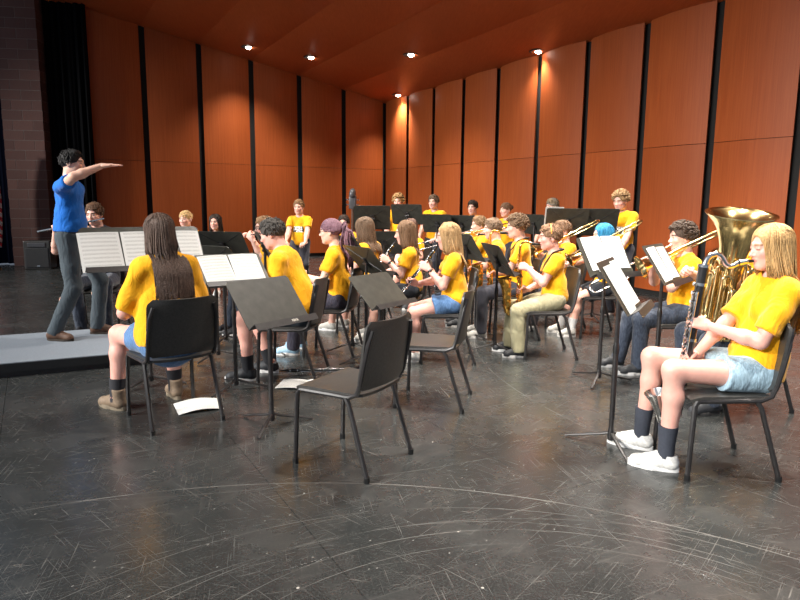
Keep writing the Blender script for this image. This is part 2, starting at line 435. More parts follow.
# ------------------------------------------------------------------ floor: black hardboard sheets
def floor_mat():
    m, nt, b = nodes_of('scuffed_black_floor')
    g = N(nt, 'ShaderNodeNewGeometry')
    pos = g.outputs['Position']
    def mp(scale, rot=0.0):
        n0 = N(nt, 'ShaderNodeMapping'); n0.inputs['Rotation'].default_value = (0, 0, rot); nt.links.new(pos, n0.inputs['Vector'])
        n = N(nt, 'ShaderNodeMapping'); n.inputs['Scale'].default_value = scale
        nt.links.new(n0.outputs[0], n.inputs['Vector']); return n.outputs[0]
    base = ramp(nt, noise(nt, 1.1, 5, pos, 0.6), [(0.3, (0.0128, 0.0146, 0.0150)), (0.7, (0.026, 0.0285, 0.0285))])
    dust = ramp(nt, noise(nt, 9, 6, pos, 0.7), [(0.5, (0, 0, 0)), (0.85, (1, 1, 1))])
    base = mixc(nt, math_n(nt, 'MULTIPLY', dust, 0.10), base, (0.20, 0.19, 0.17))
    grain = ramp(nt, noise(nt, 95, 4, pos, 0.75), [(0.45, (0, 0, 0)), (0.75, (1, 1, 1))])
    base = mixc(nt, math_n(nt, 'MULTIPLY', grain, 0.30), base, (0.14, 0.14, 0.13))
    scr = None
    # bundles of fine scratches in several directions
    for i, (rot, sx, sy, th, am) in enumerate(((0.75, 2.6, 190, 0.675, 0.26), (-0.50, 2.2, 210, 0.675, 0.26), (1.35, 3.2, 190, 0.675, 0.24), (2.25, 3.6, 200, 0.675, 0.24), (0.2, 6.0, 160, 0.69, 0.28), (2.9, 5.0, 180, 0.69, 0.26))):
        nz = noise(nt, 1.0, 2, mp((sx, sy, 1), rot), 0.5, 0.6)
        l = math_n(nt, 'MULTIPLY', math_n(nt, 'GREATER_THAN', nz, th), am)
        patch = ramp(nt, noise(nt, 1.3 + 0.3 * i, 3, mp((1, 1, 1), i * 1.7)), [(0.42, (0.12, 0.12, 0.12)), (0.62, (1, 1, 1))])
        l = math_n(nt, 'MULTIPLY', l, patch)
        scr = l if scr is None else math_n(nt, 'MAXIMUM', scr, l)
    # long curved scrape lines: thin rings of a few big circles
    for cx, cy, rad, wd, am in ((-0.338, -0.088, 3.197, 0.003, 0.42), (0.505, 1.253, 1.396, 0.0022, 0.3), (0.52, 1.20, 1.33, 0.0018, 0.25), (0.42, 1.1, 1.62, 0.0018, 0.25), (0.3, 0.9, 1.95, 0.002, 0.22), (0.6, 0.6, 2.15, 0.002, 0.22), (-2.2, 9.3, 6.45, 0.002, 0.2), (5.5, 6.0, 4.75, 0.002, 0.25)):
        d = N(nt, 'ShaderNodeVectorMath', operation='DISTANCE'); nt.links.new(pos, d.inputs[0]); d.inputs[1].default_value = (cx, cy, 0)
        e = math_n(nt, 'ABSOLUTE', math_n(nt, 'SUBTRACT', d.outputs['Value'], rad))
        l = math_n(nt, 'MULTIPLY', math_n(nt, 'LESS_THAN', e, wd), am)
        l = math_n(nt, 'MULTIPLY', l, ramp(nt, noise(nt, 3, 3, pos), [(0.35, (0.15, 0.15, 0.15)), (0.6, (1, 1, 1))]))
        scr = math_n(nt, 'MAXIMUM', scr, l)
    v = N(nt, 'ShaderNodeTexVoronoi'); v.inputs['Scale'].default_value = 4.2; nt.links.new(mp((1, 1, 1)), v.inputs['Vector'])
    sp_ = math_n(nt, 'LESS_THAN', v.outputs['Distance'], 0.026)
    v2 = N(nt, 'ShaderNodeTexVoronoi'); v2.inputs['Scale'].default_value = 16.0; nt.links.new(mp((1, 0.6, 1), 0.6), v2.inputs['Vector'])
    sp2 = math_n(nt, 'LESS_THAN', v2.outputs['Distance'], 0.055)
    scr = math_n(nt, 'MAXIMUM', scr, math_n(nt, 'MAXIMUM', math_n(nt, 'MULTIPLY', sp_, 0.9), math_n(nt, 'MULTIPLY', sp2, 0.45)))
    nt.links.new(mixc(nt, scr, base, (0.36, 0.34, 0.31)), b.inputs['Base Color'])
    rr = N(nt, 'ShaderNodeMapRange'); setin(rr, From_Min=0.3, From_Max=0.75, To_Min=0.17, To_Max=0.36)
    nt.links.new(noise(nt, 2.2, 5, pos, 0.65), rr.inputs['Value'])
    rg = math_n(nt, 'ADD', rr.outputs[0], math_n(nt, 'MULTIPLY', scr, 0.3))
    nt.links.new(rg, b.inputs['Roughness'])
    b.inputs['Specular IOR Level'].default_value = 0.6
    bump(nt, b, noise(nt, 3.0, 5, pos, 0.6), 0.10, 0.01)
    return m
M_FLOOR = floor_mat()
fl = link('floor', (lambda b: (b.add([sp(a, l, z) for z in (-0.012, -0.08) for a, l in ((-1, -1), (24, -1), (24, 17), (-1, 17))],
     [(0, 1, 2, 3), (7, 6, 5, 4), (0, 4, 5, 1), (1, 5, 6, 2), (2, 6, 7, 3), (3, 7, 4, 0)]), b)[1])(MB()).mesh('floor', M_GAP))
props(fl, 'scuffed glossy black stage floor of large sheets', 'floor', None, 'structure')
off_r, off_l = 0.05, 0.18     # seam phase
for i in range(-1, 10):
    for j in range(-1, 14):
        st = 1.22 if j % 2 else 0.0
        c = sp((i + 0.5) * 2.44 + off_r + st - 1.22, (j + 0.5) * 1.22 + off_l, 0)
        part('floor_sheet', 'floor_sheet', lambda b: b.bbox((0, 0, -0.006), (2.4375, 1.2175, 0.012), 0.0012), M_FLOOR, fl, c, (0, 0, ANG_R))

# ------------------------------------------------------------------ stage left: block pillar, curtains, loudspeaker, flag
def block_mat():
    m, nt, b = nodes_of('rough_brown_block')
    oi = N(nt, 'ShaderNodeObjectInfo')
    n = noise(nt, 26, 6, mapping(nt), 0.7)
    c = mixc(nt, oi.outputs['Random'], (0.070, 0.030, 0.024), (0.105, 0.048, 0.038))
    nt.links.new(mixc(nt, math_n(nt, 'MULTIPLY', n, 0.6), c, (0.055, 0.026, 0.021)), b.inputs['Base Color'])
    setin(b, Roughness=0.9); bump(nt, b, n, 0.5, 0.01)
    return m
M_BLOCK = block_mat(); M_MORT = mat('grey_mortar', (0.13, 0.10, 0.09), 0.9)
pw = 0.81
pl = link('wall_left', (lambda b: (b.box((0, 0.2, 3.1), (pw - 0.03, 0.4, 6.2)), b)[1])(MB()).mesh('wall_left', M_MORT))
pl.location = (-7.90, 13.75, 0); pl.rotation_euler = (0, 0, R(8))
props(pl, 'brown concrete block pillar between two dark curtains', 'pillar', None, 'structure')
for c in range(30):
    xs = ((-0.2025, 0.395), (0.2025, 0.395)) if c % 2 else ((-0.30, 0.19), (0.0, 0.395), (0.30, 0.19))
    for x, wd in xs:
        part('block', ('block', wd), lambda b, wd=wd: b.bbox((0, 0.206, 0.0965), (wd, 0.42, 0.193), 0.003), M_BLOCK, pl, (x, 0, c * 0.203 + 0.005))
def curtain(name, p0, p1, h, m, label, folds, amp):
    p0, p1 = Vector(p0), Vector(p1); d = p1 - p0; n = Vector((-d.y, d.x, 0)).normalized()
    def fn(u, v):
        a = amp * (math.sin(u * folds * 2 * PI) + 0.35 * math.sin(u * folds * 4.7 * PI + 1)) * (0.75 + 0.25 * (1 - v))
        q = p0 + d * u + n * a
        return (q.x, q.y, 0.02 + (h - 0.02) * v)
    b = MB(); b.sheet(fn, int(folds * 12), 4, 0.01)
    o = link(name, b.mesh(name, m)); props(o, label, 'curtain')
    return o
curtain('stage_curtain', (-7.62, 14.15, 0), (-6.60, 14.05, 0), 6.2, M_CURT, 'black stage curtain hanging beside the block pillar behind conductor', 6, 0.05)
curtain('stage_curtain', (-12.0, 13.5, 0), (-8.22, 14.12, 0), 6.2, M_NAVY, 'dark navy curtain left of the block pillar at picture edge', 14, 0.06)
sk = thing('loudspeaker', 'black floor loudspeaker standing in front of the block pillar', 'speaker', (-7.42, 13.05, 0), R(12))
part('cabinet', 'spk_cab', lambda b: b.bbox((0, 0.2, 0.29), (0.50, 0.40, 0.58), 0.02), M_PLAST, sk)
part('grille', 'spk_gr', lambda b: b.bbox((0, -0.004, 0.24), (0.43, 0.02, 0.40), 0.008), mat('speaker_grille', (0.012, 0.012, 0.013), 0.6, bmp=0.5, scale=200), sk)
part('horn', 'spk_horn', lambda b: b.bbox((0, -0.004, 0.50), (0.34, 0.025, 0.09), 0.012), mat('grey_horn', (0.05, 0.05, 0.055), 0.4), sk)
part('badge', 'spk_badge', lambda b: b.bbox((0.02, -0.016, 0.07), (0.06, 0.008, 0.03), 0.003), M_SILV, sk)
# flag on a pole, furled
def flag_mat():
    m, nt, b = nodes_of('striped_flag_cloth')
    t = N(nt, 'ShaderNodeTexCoord'); s = N(nt, 'ShaderNodeSeparateXYZ'); nt.links.new(t.outputs['Object'], s.inputs[0])
    st = math_n(nt, 'GREATER_THAN', math_n(nt, 'FRACT', math_n(nt, 'ADD', math_n(nt, 'MULTIPLY', s.outputs[2], 5.0), math_n(nt, 'MULTIPLY', s.outputs[0], 9.0))), 0.5)
    nt.links.new(mixc(nt, st, (0.30, 0.02, 0.03), (0.40, 0.36, 0.34)), b.inputs['Base Color']); setin(b, Roughness=0.7)
    return m
fg = thing('flag', 'furled red and white striped flag on a pole at the left edge', 'flag', (-8.28, 12.95, 0), 0)
part('pole', 'flag_pole', lambda b: b.tube([(0.0, 0, 0.04), (0, 0, 2.75)], 0.014, 10), mat('oak_pole', (0.25, 0.15, 0.06), 0.4), fg)
part('base', 'flag_base', lambda b: b.lathe([(0.0, 0.10), (0.03, 0.10), (0.04, 0.06), (0.15, 0.035), (0.16, 0.0), (0.0, 0.0)], 20), M_BRASS, fg)
part('finial', 'flag_fin', lambda b: b.lathe([(0.0, 2.90), (0.02, 2.84), (0.032, 2.79), (0.012, 2.75)], 12), M_BRASS, fg)
def flagcloth(b):
    def fn(u, v):
        th = 2 * PI * u; rr = (0.05 + 0.12 * math.sin(PI * min(1, (1 - v) * 0.75 + 0.1)) ** 0.8) * (1 + 0.35 * math.sin(5 * th + 2 * v))
        return (rr * math.cos(th) + 0.04, rr * math.sin(th), 0.45 + 2.2 * v)
    b.sheet(fn, 40, 14, 0.006)
part('cloth', 'flag_cloth', flagcloth, flag_mat(), fg)

# ------------------------------------------------------------------ podium
pod = thing('podium', 'low podium with pale grey carpeted top under the conductor', 'podium', (-3.54, 5.52, 0), R(26))
part('top_carpet', 'pod_top', lambda b: b.bbox((0, 0, 0.112), (2.40, 1.25, 0.022), 0.006), mat('grey_carpet', (0.17, 0.195, 0.225), 0.95, var=0.2, scale=160, bmp=0.4), pod)
part('base', 'pod_base', lambda b: b.box((0, 0, 0.05), (2.36, 1.21, 0.10)), M_BLACK, pod)
for i, (c, d) in enumerate((((0, -0.63, 0.08), (2.42, 0.012, 0.07)), ((0, 0.63, 0.08), (2.42, 0.012, 0.07)), ((1.205, 0, 0.08), (0.012, 1.25, 0.07)), ((-1.205, 0, 0.08), (0.012, 1.25, 0.07)))):
    part('edge_trim', ('pod_edge', i), lambda b, c=c, d=d: b.box(c, d), M_RUBB, pod)
# ------------------------------------------------------------------ furniture
def rr_w(v, hw, c):
    """half width of a rounded rectangle at v in -1..1, c corner fraction"""
    a = abs(v) - (1 - c)
    if a <= 0: return hw
    return hw - c * hw * 0.62 * (1 - math.sqrt(max(0, 1 - (a / c) ** 2)))
def chair(label, loc, rz, group='black musician chairs'):
    t = thing('chair', label, 'chair', (loc[0], loc[1], 0), rz, group)
    def seat(b):
        def fn(u, v):
            y = 0.225 - 0.425 * u; vv = 2 * v - 1
            hw = 0.225 - 0.02 * u
            z = 0.452 - 0.010 * (1 - vv * vv) * min(1, u * 2.5) - (0.022 * ((0.12 - u) / 0.12) ** 2 if u < 0.12 else 0)
            return (rr_w(2 * u - 1, hw, 0.16) * vv, y, z)
        b.sheet(fn, 16, 10, 0.016)
    part('seat', 'ch_seat', seat, M_PLAST, t)
    def back(b):
        def fn(u, v):
            uu = 2 * u - 1; vv = 2 * v - 1
            z = 0.654 + 0.178 * uu; y = -0.205 - 0.055 * (u) - 0.035 * (1 - vv * vv)
            return (rr_w(uu, 0.222, 0.28) * vv, y + 0.02, z)
        b.sheet(fn, 16, 12, 0.016)
    part('backrest', 'ch_back', back, M_PLAST, t)
    for sx in (-1, 1):
        def frame_(b, sx=sx):
            b.tube([(sx * 0.212, 0.19, 0.425), (sx * 0.212, 0.0, 0.428), (sx * 0.212, -0.13, 0.43), (sx * 0.214, -0.185, 0.455), (sx * 0.216, -0.205, 0.51), (sx * 0.217, -0.225, 0.60), (sx * 0.212, -0.25, 0.72), (sx * 0.19, -0.262, 0.79)], 0.0135, 8)
        part('side_frame', ('ch_fr', sx), frame_, M_BLACK, t)
        part('leg', ('ch_lf', sx), lambda b, sx=sx: b.tube([(sx * 0.212, 0.19, 0.425), (sx * 0.215, 0.206, 0.40), (sx * 0.222, 0.222, 0.012)], 0.0135, 8), M_BLACK, t)
        part('leg', ('ch_lr', sx), lambda b, sx=sx: b.tube([(sx * 0.212, -0.11, 0.428), (sx * 0.218, -0.135, 0.395), (sx * 0.228, -0.255, 0.012)], 0.0135, 8), M_BLACK, t)
        for gx, gy in ((sx * 0.222, 0.222), (sx * 0.228, -0.254)):
            part('foot_glide', 'ch_gl', lambda b: b.tube([(0, 0, 0), (0, 0, 0.03)], 0.0165, 8), M_RUBB, t, (gx, gy, 0))
    for y in (0.17, -0.12):
        part('cross_bar', 'ch_x', lambda b: b.tube([(-0.212, 0, 0.425), (0.212, 0, 0.425)], 0.009, 8), M_BLACK, t, (0, y, 0))
    return t

def stand(label, loc, rz, h=0.98, tilt=35, width=0.51, dh=0.335, turn=0.0, group='black music stands', bare=False):
    """music stand; the player sits on its -Y side. h is the height of the desk's middle, tilt from the vertical"""
    t = thing('music_stand', label, 'music stand', (loc[0], loc[1], 0), rz, group)
    part('lower_tube', 'st_lo', lambda b: b.tube([(0, 0, 0.03), (0, 0, 0.60)], 0.0155, 10), M_BLACK, t)
    part('collar', 'st_col', lambda b: b.lathe([(0.0, 0.625), (0.014, 0.625), (0.019, 0.60), (0.019, 0.565), (0.0, 0.565)], 12), M_RUBB, t)
    part('upper_tube', ('st_up', round(h, 2)), lambda b: b.tube([(0, 0.0, 0.60), (0, 0.0, h - 0.04)], 0.0135, 8), M_BLACK, t)
    part('hub', 'st_hub', lambda b: b.lathe([(0.0, 0.10), (0.016, 0.10), (0.02, 0.085), (0.02, 0.035), (0.0, 0.035)], 12), M_BLACK, t)
    for k in range(3):
        th = R(90 + 120 * k)
        part('leg', ('st_leg', k), lambda b, th=th: b.tube([(0.012 * math.cos(th), 0.012 * math.sin(th), 0.075), (0.05 * math.cos(th), 0.05 * math.sin(th), 0.062), (0.27 * math.cos(th), 0.27 * math.sin(th), 0.012)], [0.013, 0.013, 0.010], 8, flat=0.7), M_BLACK, t)
    # desk frame: X across, Y up the face, Z out of the face towards the player
    ti = R(tilt)
    Rt = Matrix.Rotation(turn, 4, 'Z') @ Matrix(((1, 0, 0, 0), (0, math.sin(ti), -math.cos(ti), 0.0), (0, math.cos(ti), math.sin(ti), 0), (0, 0, 0, 1)))
    dm = Matrix.Translation((0, 0, h)) @ Rt
    key = (round(width, 3), round(dh, 3))
    def desk(b):
        def fn(u, v):
            y = -dh / 2 + dh * u; hw = rr_w(2 * u - 1, width / 2, 0.10) if u > 0.5 else width / 2
            return (-hw * (2 * v - 1), y, 0.0)
        b.sheet(fn, 20, 2, 0.004, False)
    d = part('desk', ('st_desk', key), desk, M_DESK, t); d.matrix_local = dm
    l = part('lip', ('st_lip', key), lambda b: [b.box((0, -dh / 2 - 0.001, 0.031), (width, 0.004, 0.066)), b.box((0, -dh / 2 - 0.022, 0.063), (width, 0.046, 0.003))], M_BLACK, d)
    br = part('bracket', 'st_br', lambda b: [b.bbox((0, -0.02, -0.016), (0.05, 0.11, 0.02), 0.004), b.tube([(-0.035, -0.02, -0.03), (0.035, -0.02, -0.03)], 0.012, 8)], M_BLACK, d)
    for sx in (-1, 1):
        for sy in (-1, 1):
            part('stiffener', ('st_rib', key, sx, sy), lambda b: b.tube([(0.03 * sx, 0.02 * sy, -0.005), (width * 0.40 * sx, dh * 0.42 * sy, -0.005)], 0.0035, 5), M_BLACK, d)
    return t, dm
def page_mesh(w_, h_, curl, m):
    key = ('page', round(w_, 3), round(h_, 3), round(curl, 3), m.name)
    if key not in CACHE:
        b = MB()
        def fn(u, v): return (w_ * (u - 0.5), h_ * (v - 0.5), curl * math.sin(PI * u) + curl * 0.6 * v * v)
        b.sheet(fn, 8, 4, 0.0012)
        me = b.mesh('sheet_music', m)
        uv = me.uv_layers.new(name='UVMap')
        for lp in me.loops:
            co = me.vertices[lp.vertex_index].co
            uv.data[lp.index].uv = (co.x / w_ + 0.5, co.y / h_ + 0.5)
        CACHE[key] = me
    return CACHE[key]
def pages(label, st, specs, m=None, group='sheets of music on the stands'):
    """specs: (x, y, w, h, curl, rot) on the face of a stand"""
    t, dm = st
    bpy.context.view_layer.update()
    for i, (x, y, w_, h_, cu, ro) in enumerate(specs):
        lab = label if isinstance(label, str) else label[i]
        o = link('sheet_music', page_mesh(w_, h_, cu, m or M_PAGE))
        o.matrix_world = Matrix.Translation(t.location) @ Matrix.Rotation(t.rotation_euler.z, 4, 'Z') @ dm @ Matrix.Translation((x, y, 0.004 + 0.0015 * i)) @ Matrix.Rotation(ro, 4, 'Z')
        props(o, lab, 'sheet music', group)
# ------------------------------------------------------------------ smooth solids: signed distances on a grid, then surface nets
f32 = np.float32
class Field:
    def __init__(s, lo, hi, h):
        s.h = h; s.lo = np.array(lo, f32) - 2 * h
        s.n = [int(math.ceil((b - a) / h)) + 4 for a, b in zip(lo, hi)]
        s.ax = [s.lo[i] + h * np.arange(s.n[i], dtype=f32) for i in range(3)]
        s.F = np.full(s.n, 0.25, f32)
    def sub(s, lo, hi):
        sl = []
        for i in range(3):
            a = int(np.searchsorted(s.ax[i], lo[i])); b = int(np.searchsorted(s.ax[i], hi[i])) + 1
            a = max(0, a - 1); b = min(s.n[i], b + 1)
            if a >= b: return None, None
            sl.append(slice(a, b))
        P = [s.ax[0][sl[0]][:, None, None], s.ax[1][sl[1]][None, :, None], s.ax[2][sl[2]][None, None, :]]
        return tuple(sl), P
    def merge(s, sl, d, k, minus=False):
        a = s.F[sl]
        if minus:
            d = -d; h = np.clip(0.5 + 0.5 * (d - a) / k, 0, 1)
            s.F[sl] = a * (1 - h) + d * h + k * h * (1 - h)
        elif k <= 0: s.F[sl] = np.minimum(a, d)
        else:
            h = np.clip(0.5 + 0.5 * (a - d) / k, 0, 1)
            s.F[sl] = a * (1 - h) + d * h - k * h * (1 - h)
    def cone(s, a, b, ra, rb, k=0.02, cuts=(), minus=False, sq=None):
        """capsule from a to b, radius ra to rb; sq = (axis, factor) flattens it along axis"""
        a = np.array(a, f32); b = np.array(b, f32); m = max(ra, rb) + k + 2 * s.h
        sl, P = s.sub(np.minimum(a, b) - m, np.maximum(a, b) + m)
        if sl is None: return
        q = [P[i] - a[i] for i in range(3)]; ba = b - a
        if sq is not None:
            ax = np.array(sq[0], f32); ax = ax / np.linalg.norm(ax); g = 1 / sq[1] - 1
            dt = q[0] * ax[0] + q[1] * ax[1] + q[2] * ax[2]
            q = [q[i] + ax[i] * dt * g for i in range(3)]; ba = ba + ax * (ba @ ax) * g
        L2 = float(ba @ ba) + 1e-12
        t = np.clip((q[0] * ba[0] + q[1] * ba[1] + q[2] * ba[2]) / L2, 0, 1)
        d = np.sqrt((q[0] - t * ba[0]) ** 2 + (q[1] - t * ba[1]) ** 2 + (q[2] - t * ba[2]) ** 2) - (ra + t * (rb - ra))
        if sq is not None: d = d * (0.5 + 0.5 * sq[1])
        for c, n in cuts:
            c = np.array(c, f32); n = np.array(n, f32)
            d = np.maximum(d, (P[0] - c[0]) * n[0] + (P[1] - c[1]) * n[1] + (P[2] - c[2]) * n[2])
        s.merge(sl, d, k, minus)
    def ell(s, c, r_, k=0.02, Rm=None, minus=False):
        c = np.array(c, f32); r_ = np.array(r_, f32); m = float(r_.max()) + k + 2 * s.h
        sl, P = s.sub(c - m, c + m)
        if sl is None: return
        q = [P[i] - c[i] for i in range(3)]
        if Rm is not None:
            Rm = np.array(Rm, f32)
            q = [q[0] * Rm[0, i] + q[1] * Rm[1, i] + q[2] * Rm[2, i] for i in range(3)]
        k0 = np.sqrt((q[0] / r_[0]) ** 2 + (q[1] / r_[1]) ** 2 + (q[2] / r_[2]) ** 2)
        k1 = np.sqrt((q[0] / r_[0] ** 2) ** 2 + (q[1] / r_[1] ** 2) ** 2 + (q[2] / r_[2] ** 2) ** 2) + 1e-6
        s.merge(sl, k0 * (k0 - 1) / k1, k, minus)
    def cut(s, c, n):
        c = np.array(c, f32); n = np.array(n, f32)
        x, y, z = s.ax
        s.F = np.maximum(s.F, (x[:, None, None] - c[0]) * n[0] + (y[None, :, None] - c[1]) * n[1] + (z[None, None, :] - c[2]) * n[2])
    def ripple(s, amp, fr, ph=0.0, gate=0.03):
        x = s.ax[0][:, None, None]; y = s.ax[1][None, :, None]; z = s.ax[2][None, None, :]
        w_ = np.sin(fr * (0.9 * x + 0.5 * y + 0.8 * z) + ph + 1.3 * np.sin(fr * 0.5 * (y - x) + ph)) * np.sin(fr * 0.7 * (y - 0.6 * z + 0.4 * x) + 2 * ph)
        w2 = np.sin(fr * 2.1 * (z + 0.5 * np.abs(x) - 0.3 * y) + 2.0 * np.sin(fr * 0.6 * (x + y)) + ph)
        s.F = s.F + (amp * w_ + amp * 0.45 * w2).astype(f32)
    def net(s):
        F = s.F; F[0] = F[-1] = 0.1; F[:, 0] = F[:, -1] = 0.1; F[:, :, 0] = F[:, :, -1] = 0.1
        S = F < 0; n = F.shape
        c = np.zeros((n[0] - 1, n[1] - 1, n[2] - 1), np.uint8)
        for i in (0, 1):
            for j in (0, 1):
                for k in (0, 1): c += S[i:n[0] - 1 + i, j:n[1] - 1 + j, k:n[2] - 1 + k]
        act = (c > 0) & (c < 8); I = np.argwhere(act)
        if not len(I): return np.zeros((0, 3)), np.zeros((0, 4), int)
        acc = np.zeros((len(I), 3), f32); cnt = np.zeros(len(I), f32)
        off = [np.array((i, j, k)) for i in (0, 1) for j in (0, 1) for k in (0, 1)]
        for a in off:
            for ax in range(3):
                if a[ax]: continue
                b = a.copy(); b[ax] = 1
                va = F[I[:, 0] + a[0], I[:, 1] + a[1], I[:, 2] + a[2]]; vb = F[I[:, 0] + b[0], I[:, 1] + b[1], I[:, 2] + b[2]]
                cr = (va < 0) != (vb < 0); t = np.where(cr, va / np.where(cr, va - vb, 1), 0)
                acc += np.where(cr[:, None], a[None, :] + t[:, None] * (b - a)[None, :], 0); cnt += cr
        V = s.lo + s.h * (I + acc / cnt[:, None])
        idx = np.full(act.shape, -1, np.int32); idx[act] = np.arange(len(I))
        Q = []
        for ax in range(3):
            u, v = (ax + 1) % 3, (ax + 2) % 3
            A = [slice(None)] * 3; B = [slice(None)] * 3
            A[ax] = slice(0, n[ax] - 1); B[ax] = slice(1, n[ax])
            d = S[tuple(A)].astype(np.int8) - S[tuple(B)].astype(np.int8)
            E = np.argwhere(d != 0); sg = d[tuple(E.T)]
            ok = (E[:, u] > 0) & (E[:, v] > 0) & (E[:, u] < n[u] - 1) & (E[:, v] < n[v] - 1); E = E[ok]; sg = sg[ok]
            def cell(du, dv):
                e = E.copy(); e[:, u] -= du; e[:, v] -= dv
                return idx[e[:, 0], e[:, 1], e[:, 2]]
            q = np.stack([cell(1, 1), cell(0, 1), cell(0, 0), cell(1, 0)], 1)
            q[sg < 0] = q[sg < 0][:, ::-1]
            Q.append(q)
        return V, np.concatenate(Q)
def joinm(parts):
    V = []; Fs = []; Cs = []; o = 0
    for v, f, c in parts:
        V.append(v); Fs.append(f + o); Cs.append(c); o += len(v)
    return np.concatenate(V), np.concatenate(Fs), np.concatenate(Cs)
def xf(M, V):
    M = np.array(M, np.float64); return V @ M[:3, :3].T + M[:3, 3]
def v3(p): return np.array(p, np.float64)
def nrm(p): p = v3(p); return p / (np.linalg.norm(p) + 1e-12)

# ------------------------------------------------------------------ hands: palm, four fingers of different lengths, thumb at the side
HANDS = {}
def hand(pose, h):
    """right hand at the wrist: +Y to the fingers, +Z the back of the hand, thumb at -X"""
    key = (pose, h)
    if key in HANDS: return HANDS[key]
    c = {'flat': (6, 8, 6), 'relaxed': (22, 28, 18), 'curl': (42, 55, 35), 'grip': (62, 70, 40)}[pose]
    F = Field((-0.09, -0.05, -0.10), (0.07, 0.20, 0.05), h)
    F.cone((0, -0.04, 0), (0, 0.02, 0), 0.0245, 0.024, 0.01, sq=((0, 0, 1), 0.8))
    for i, (x, L, r_) in enumerate(((-0.031, 0.074, 0.0088), (-0.0105, 0.082, 0.009), (0.0105, 0.076, 0.0086), (0.030, 0.060, 0.0076))):
        kb = v3((x, 0.088 - (0.006 if i in (0,) else 0.012 if i == 3 else 0), 0.0))
        F.cone((x * 0.6, 0.012, 0), kb, 0.0155, 0.0122, 0.012)
        p = kb; an = R(2); sp_ = (x * 0.9)
        ext = 0.75 if (pose == 'flat') else 1.0
        for seg, (fr, ca) in enumerate(zip((0.45, 0.31, 0.24), c)):
            an += R(ca * (0.85 + 0.12 * i) * ext)
            q = p + L * fr * v3((sp_ * (0.9 if pose == 'flat' else 0.3), math.cos(an), -math.sin(an)))
            F.cone(p, q, r_ * (1 - 0.08 * seg), r_ * (0.92 - 0.08 * seg), 0.004); p = q
    th = {'flat': ((-0.050, 0.055, -0.006), (-0.058, 0.088, -0.010), (-0.060, 0.108, -0.012)),
          'relaxed': ((-0.050, 0.052, -0.014), (-0.052, 0.082, -0.026), (-0.046, 0.102, -0.034)),
          'curl': ((-0.047, 0.050, -0.024), (-0.040, 0.078, -0.042), (-0.026, 0.094, -0.052)),
          'grip': ((-0.045, 0.048, -0.028), (-0.030, 0.072, -0.050), (-0.010, 0.082, -0.060))}[pose]
    F.cone((-0.022, 0.018, -0.006), th[0], 0.0165, 0.0125, 0.012)
    F.cone(th[0], th[1], 0.0118, 0.0098, 0.004); F.cone(th[1], th[2], 0.0096, 0.0075, 0.004)
    V, Fc = F.net(); HANDS[key] = (V, Fc)
    return HANDS[key]

# ------------------------------------------------------------------ heads
HEADS = {}
def head(h, fem, shut=False):
    """head about 0.235 high: origin mid-skull, +Y the face, +Z the crown; returns mesh and masks"""
    key = (h, fem, shut)
    if key in HEADS: return HEADS[key]
    F = Field((-0.10, -0.13, -0.19), (0.10, 0.145, 0.14), h)
    F.ell((0, -0.014, 0.030), (0.0755, 0.096, 0.088), 0.02)
    F.ell((0, 0.030, -0.028), (0.0585, 0.063, 0.088 if not fem else 0.084), 0.03)
    F.ell((0, 0.052, -0.096), (0.029, 0.030, 0.021), 0.03)
    for s_ in (-1, 1):
        F.ell((s_ * 0.047, 0.010, -0.066), (0.016, 0.035, 0.026 if fem else 0.032), 0.035)
        F.ell((s_ * 0.036, 0.062, -0.022), (0.020, 0.020, 0.018), 0.025)
        F.ell((s_ * 0.031, 0.099, 0.006), (0.018, 0.016, 0.013), 0.012, minus=True)
        F.ell((s_ * 0.031, 0.0735, 0.005), (0.0145, 0.0145, 0.0135), 0.003)
        if shut: F.ell((s_ * 0.031, 0.0755, 0.006), (0.0155, 0.0145, 0.0135), 0.003)
    F.ell((0, 0.076, 0.026), (0.044, 0.016, 0.011), 0.018)
    F.cone((0, 0.084, 0.012), (0, 0.106, -0.028), 0.0075, 0.0105, 0.010)
    for s_ in (-1, 1): F.ell((s_ * 0.0115, 0.093, -0.031), (0.008, 0.010, 0.008), 0.006)
    F.ell((0, 0.0835, -0.0545), (0.021, 0.0115, 0.0062), 0.005)
    F.ell((0, 0.0820, -0.0665), (0.018, 0.0110, 0.0065), 0.005)
    Rm = Matrix.Rotation(R(-12), 3, 'X')
    for s_ in (-1, 1):
        F.ell((s_ * 0.0755, -0.012, -0.006), (0.0095, 0.019, 0.031), 0.008, Rm)
        F.ell((s_ * 0.084, -0.006, -0.003), (0.006, 0.010, 0.018), 0.004, Rm, True)
    F.cone((0, -0.028, -0.06), (0, -0.045, -0.17), 0.047 if fem else 0.054, 0.050 if fem else 0.058, 0.03)
    V, Q = F.net()
    x, y, z = np.abs(V[:, 0]), V[:, 1], V[:, 2]
    e = (x - 0.031) ** 2 + (z - 0.005) ** 2
    masks = {'lip': ((x / 0.0215) ** 2 + ((z + 0.0605) / 0.0115) ** 2 < 1) & (y > 0.075),
             'white': ((x - 0.031) ** 2 / 0.0125 ** 2 + (z - 0.005) ** 2 / 0.0065 ** 2 < 1) & (y > 0.06),
             'iris': (e < 0.0078 ** 2) & (y > 0.06),
             'brow': (x > 0.012) & (x < 0.050) & (np.abs(z - 0.027 + 3.5 * (x - 0.030) ** 2 * 2) < 0.0062) & (y > 0.055),
             'lash': ((x - 0.031) ** 2 / 0.015 ** 2 < 1) & (np.abs(z - 0.001 - 6 * (x - 0.031) ** 2) < 0.0028) & (y > 0.06),
             'cheek': ((x - 0.043) ** 2 + (z + 0.028) ** 2 < 0.022 ** 2) & (y > 0.03)}
    HEADS[key] = (V, Q, masks)
    return HEADS[key]

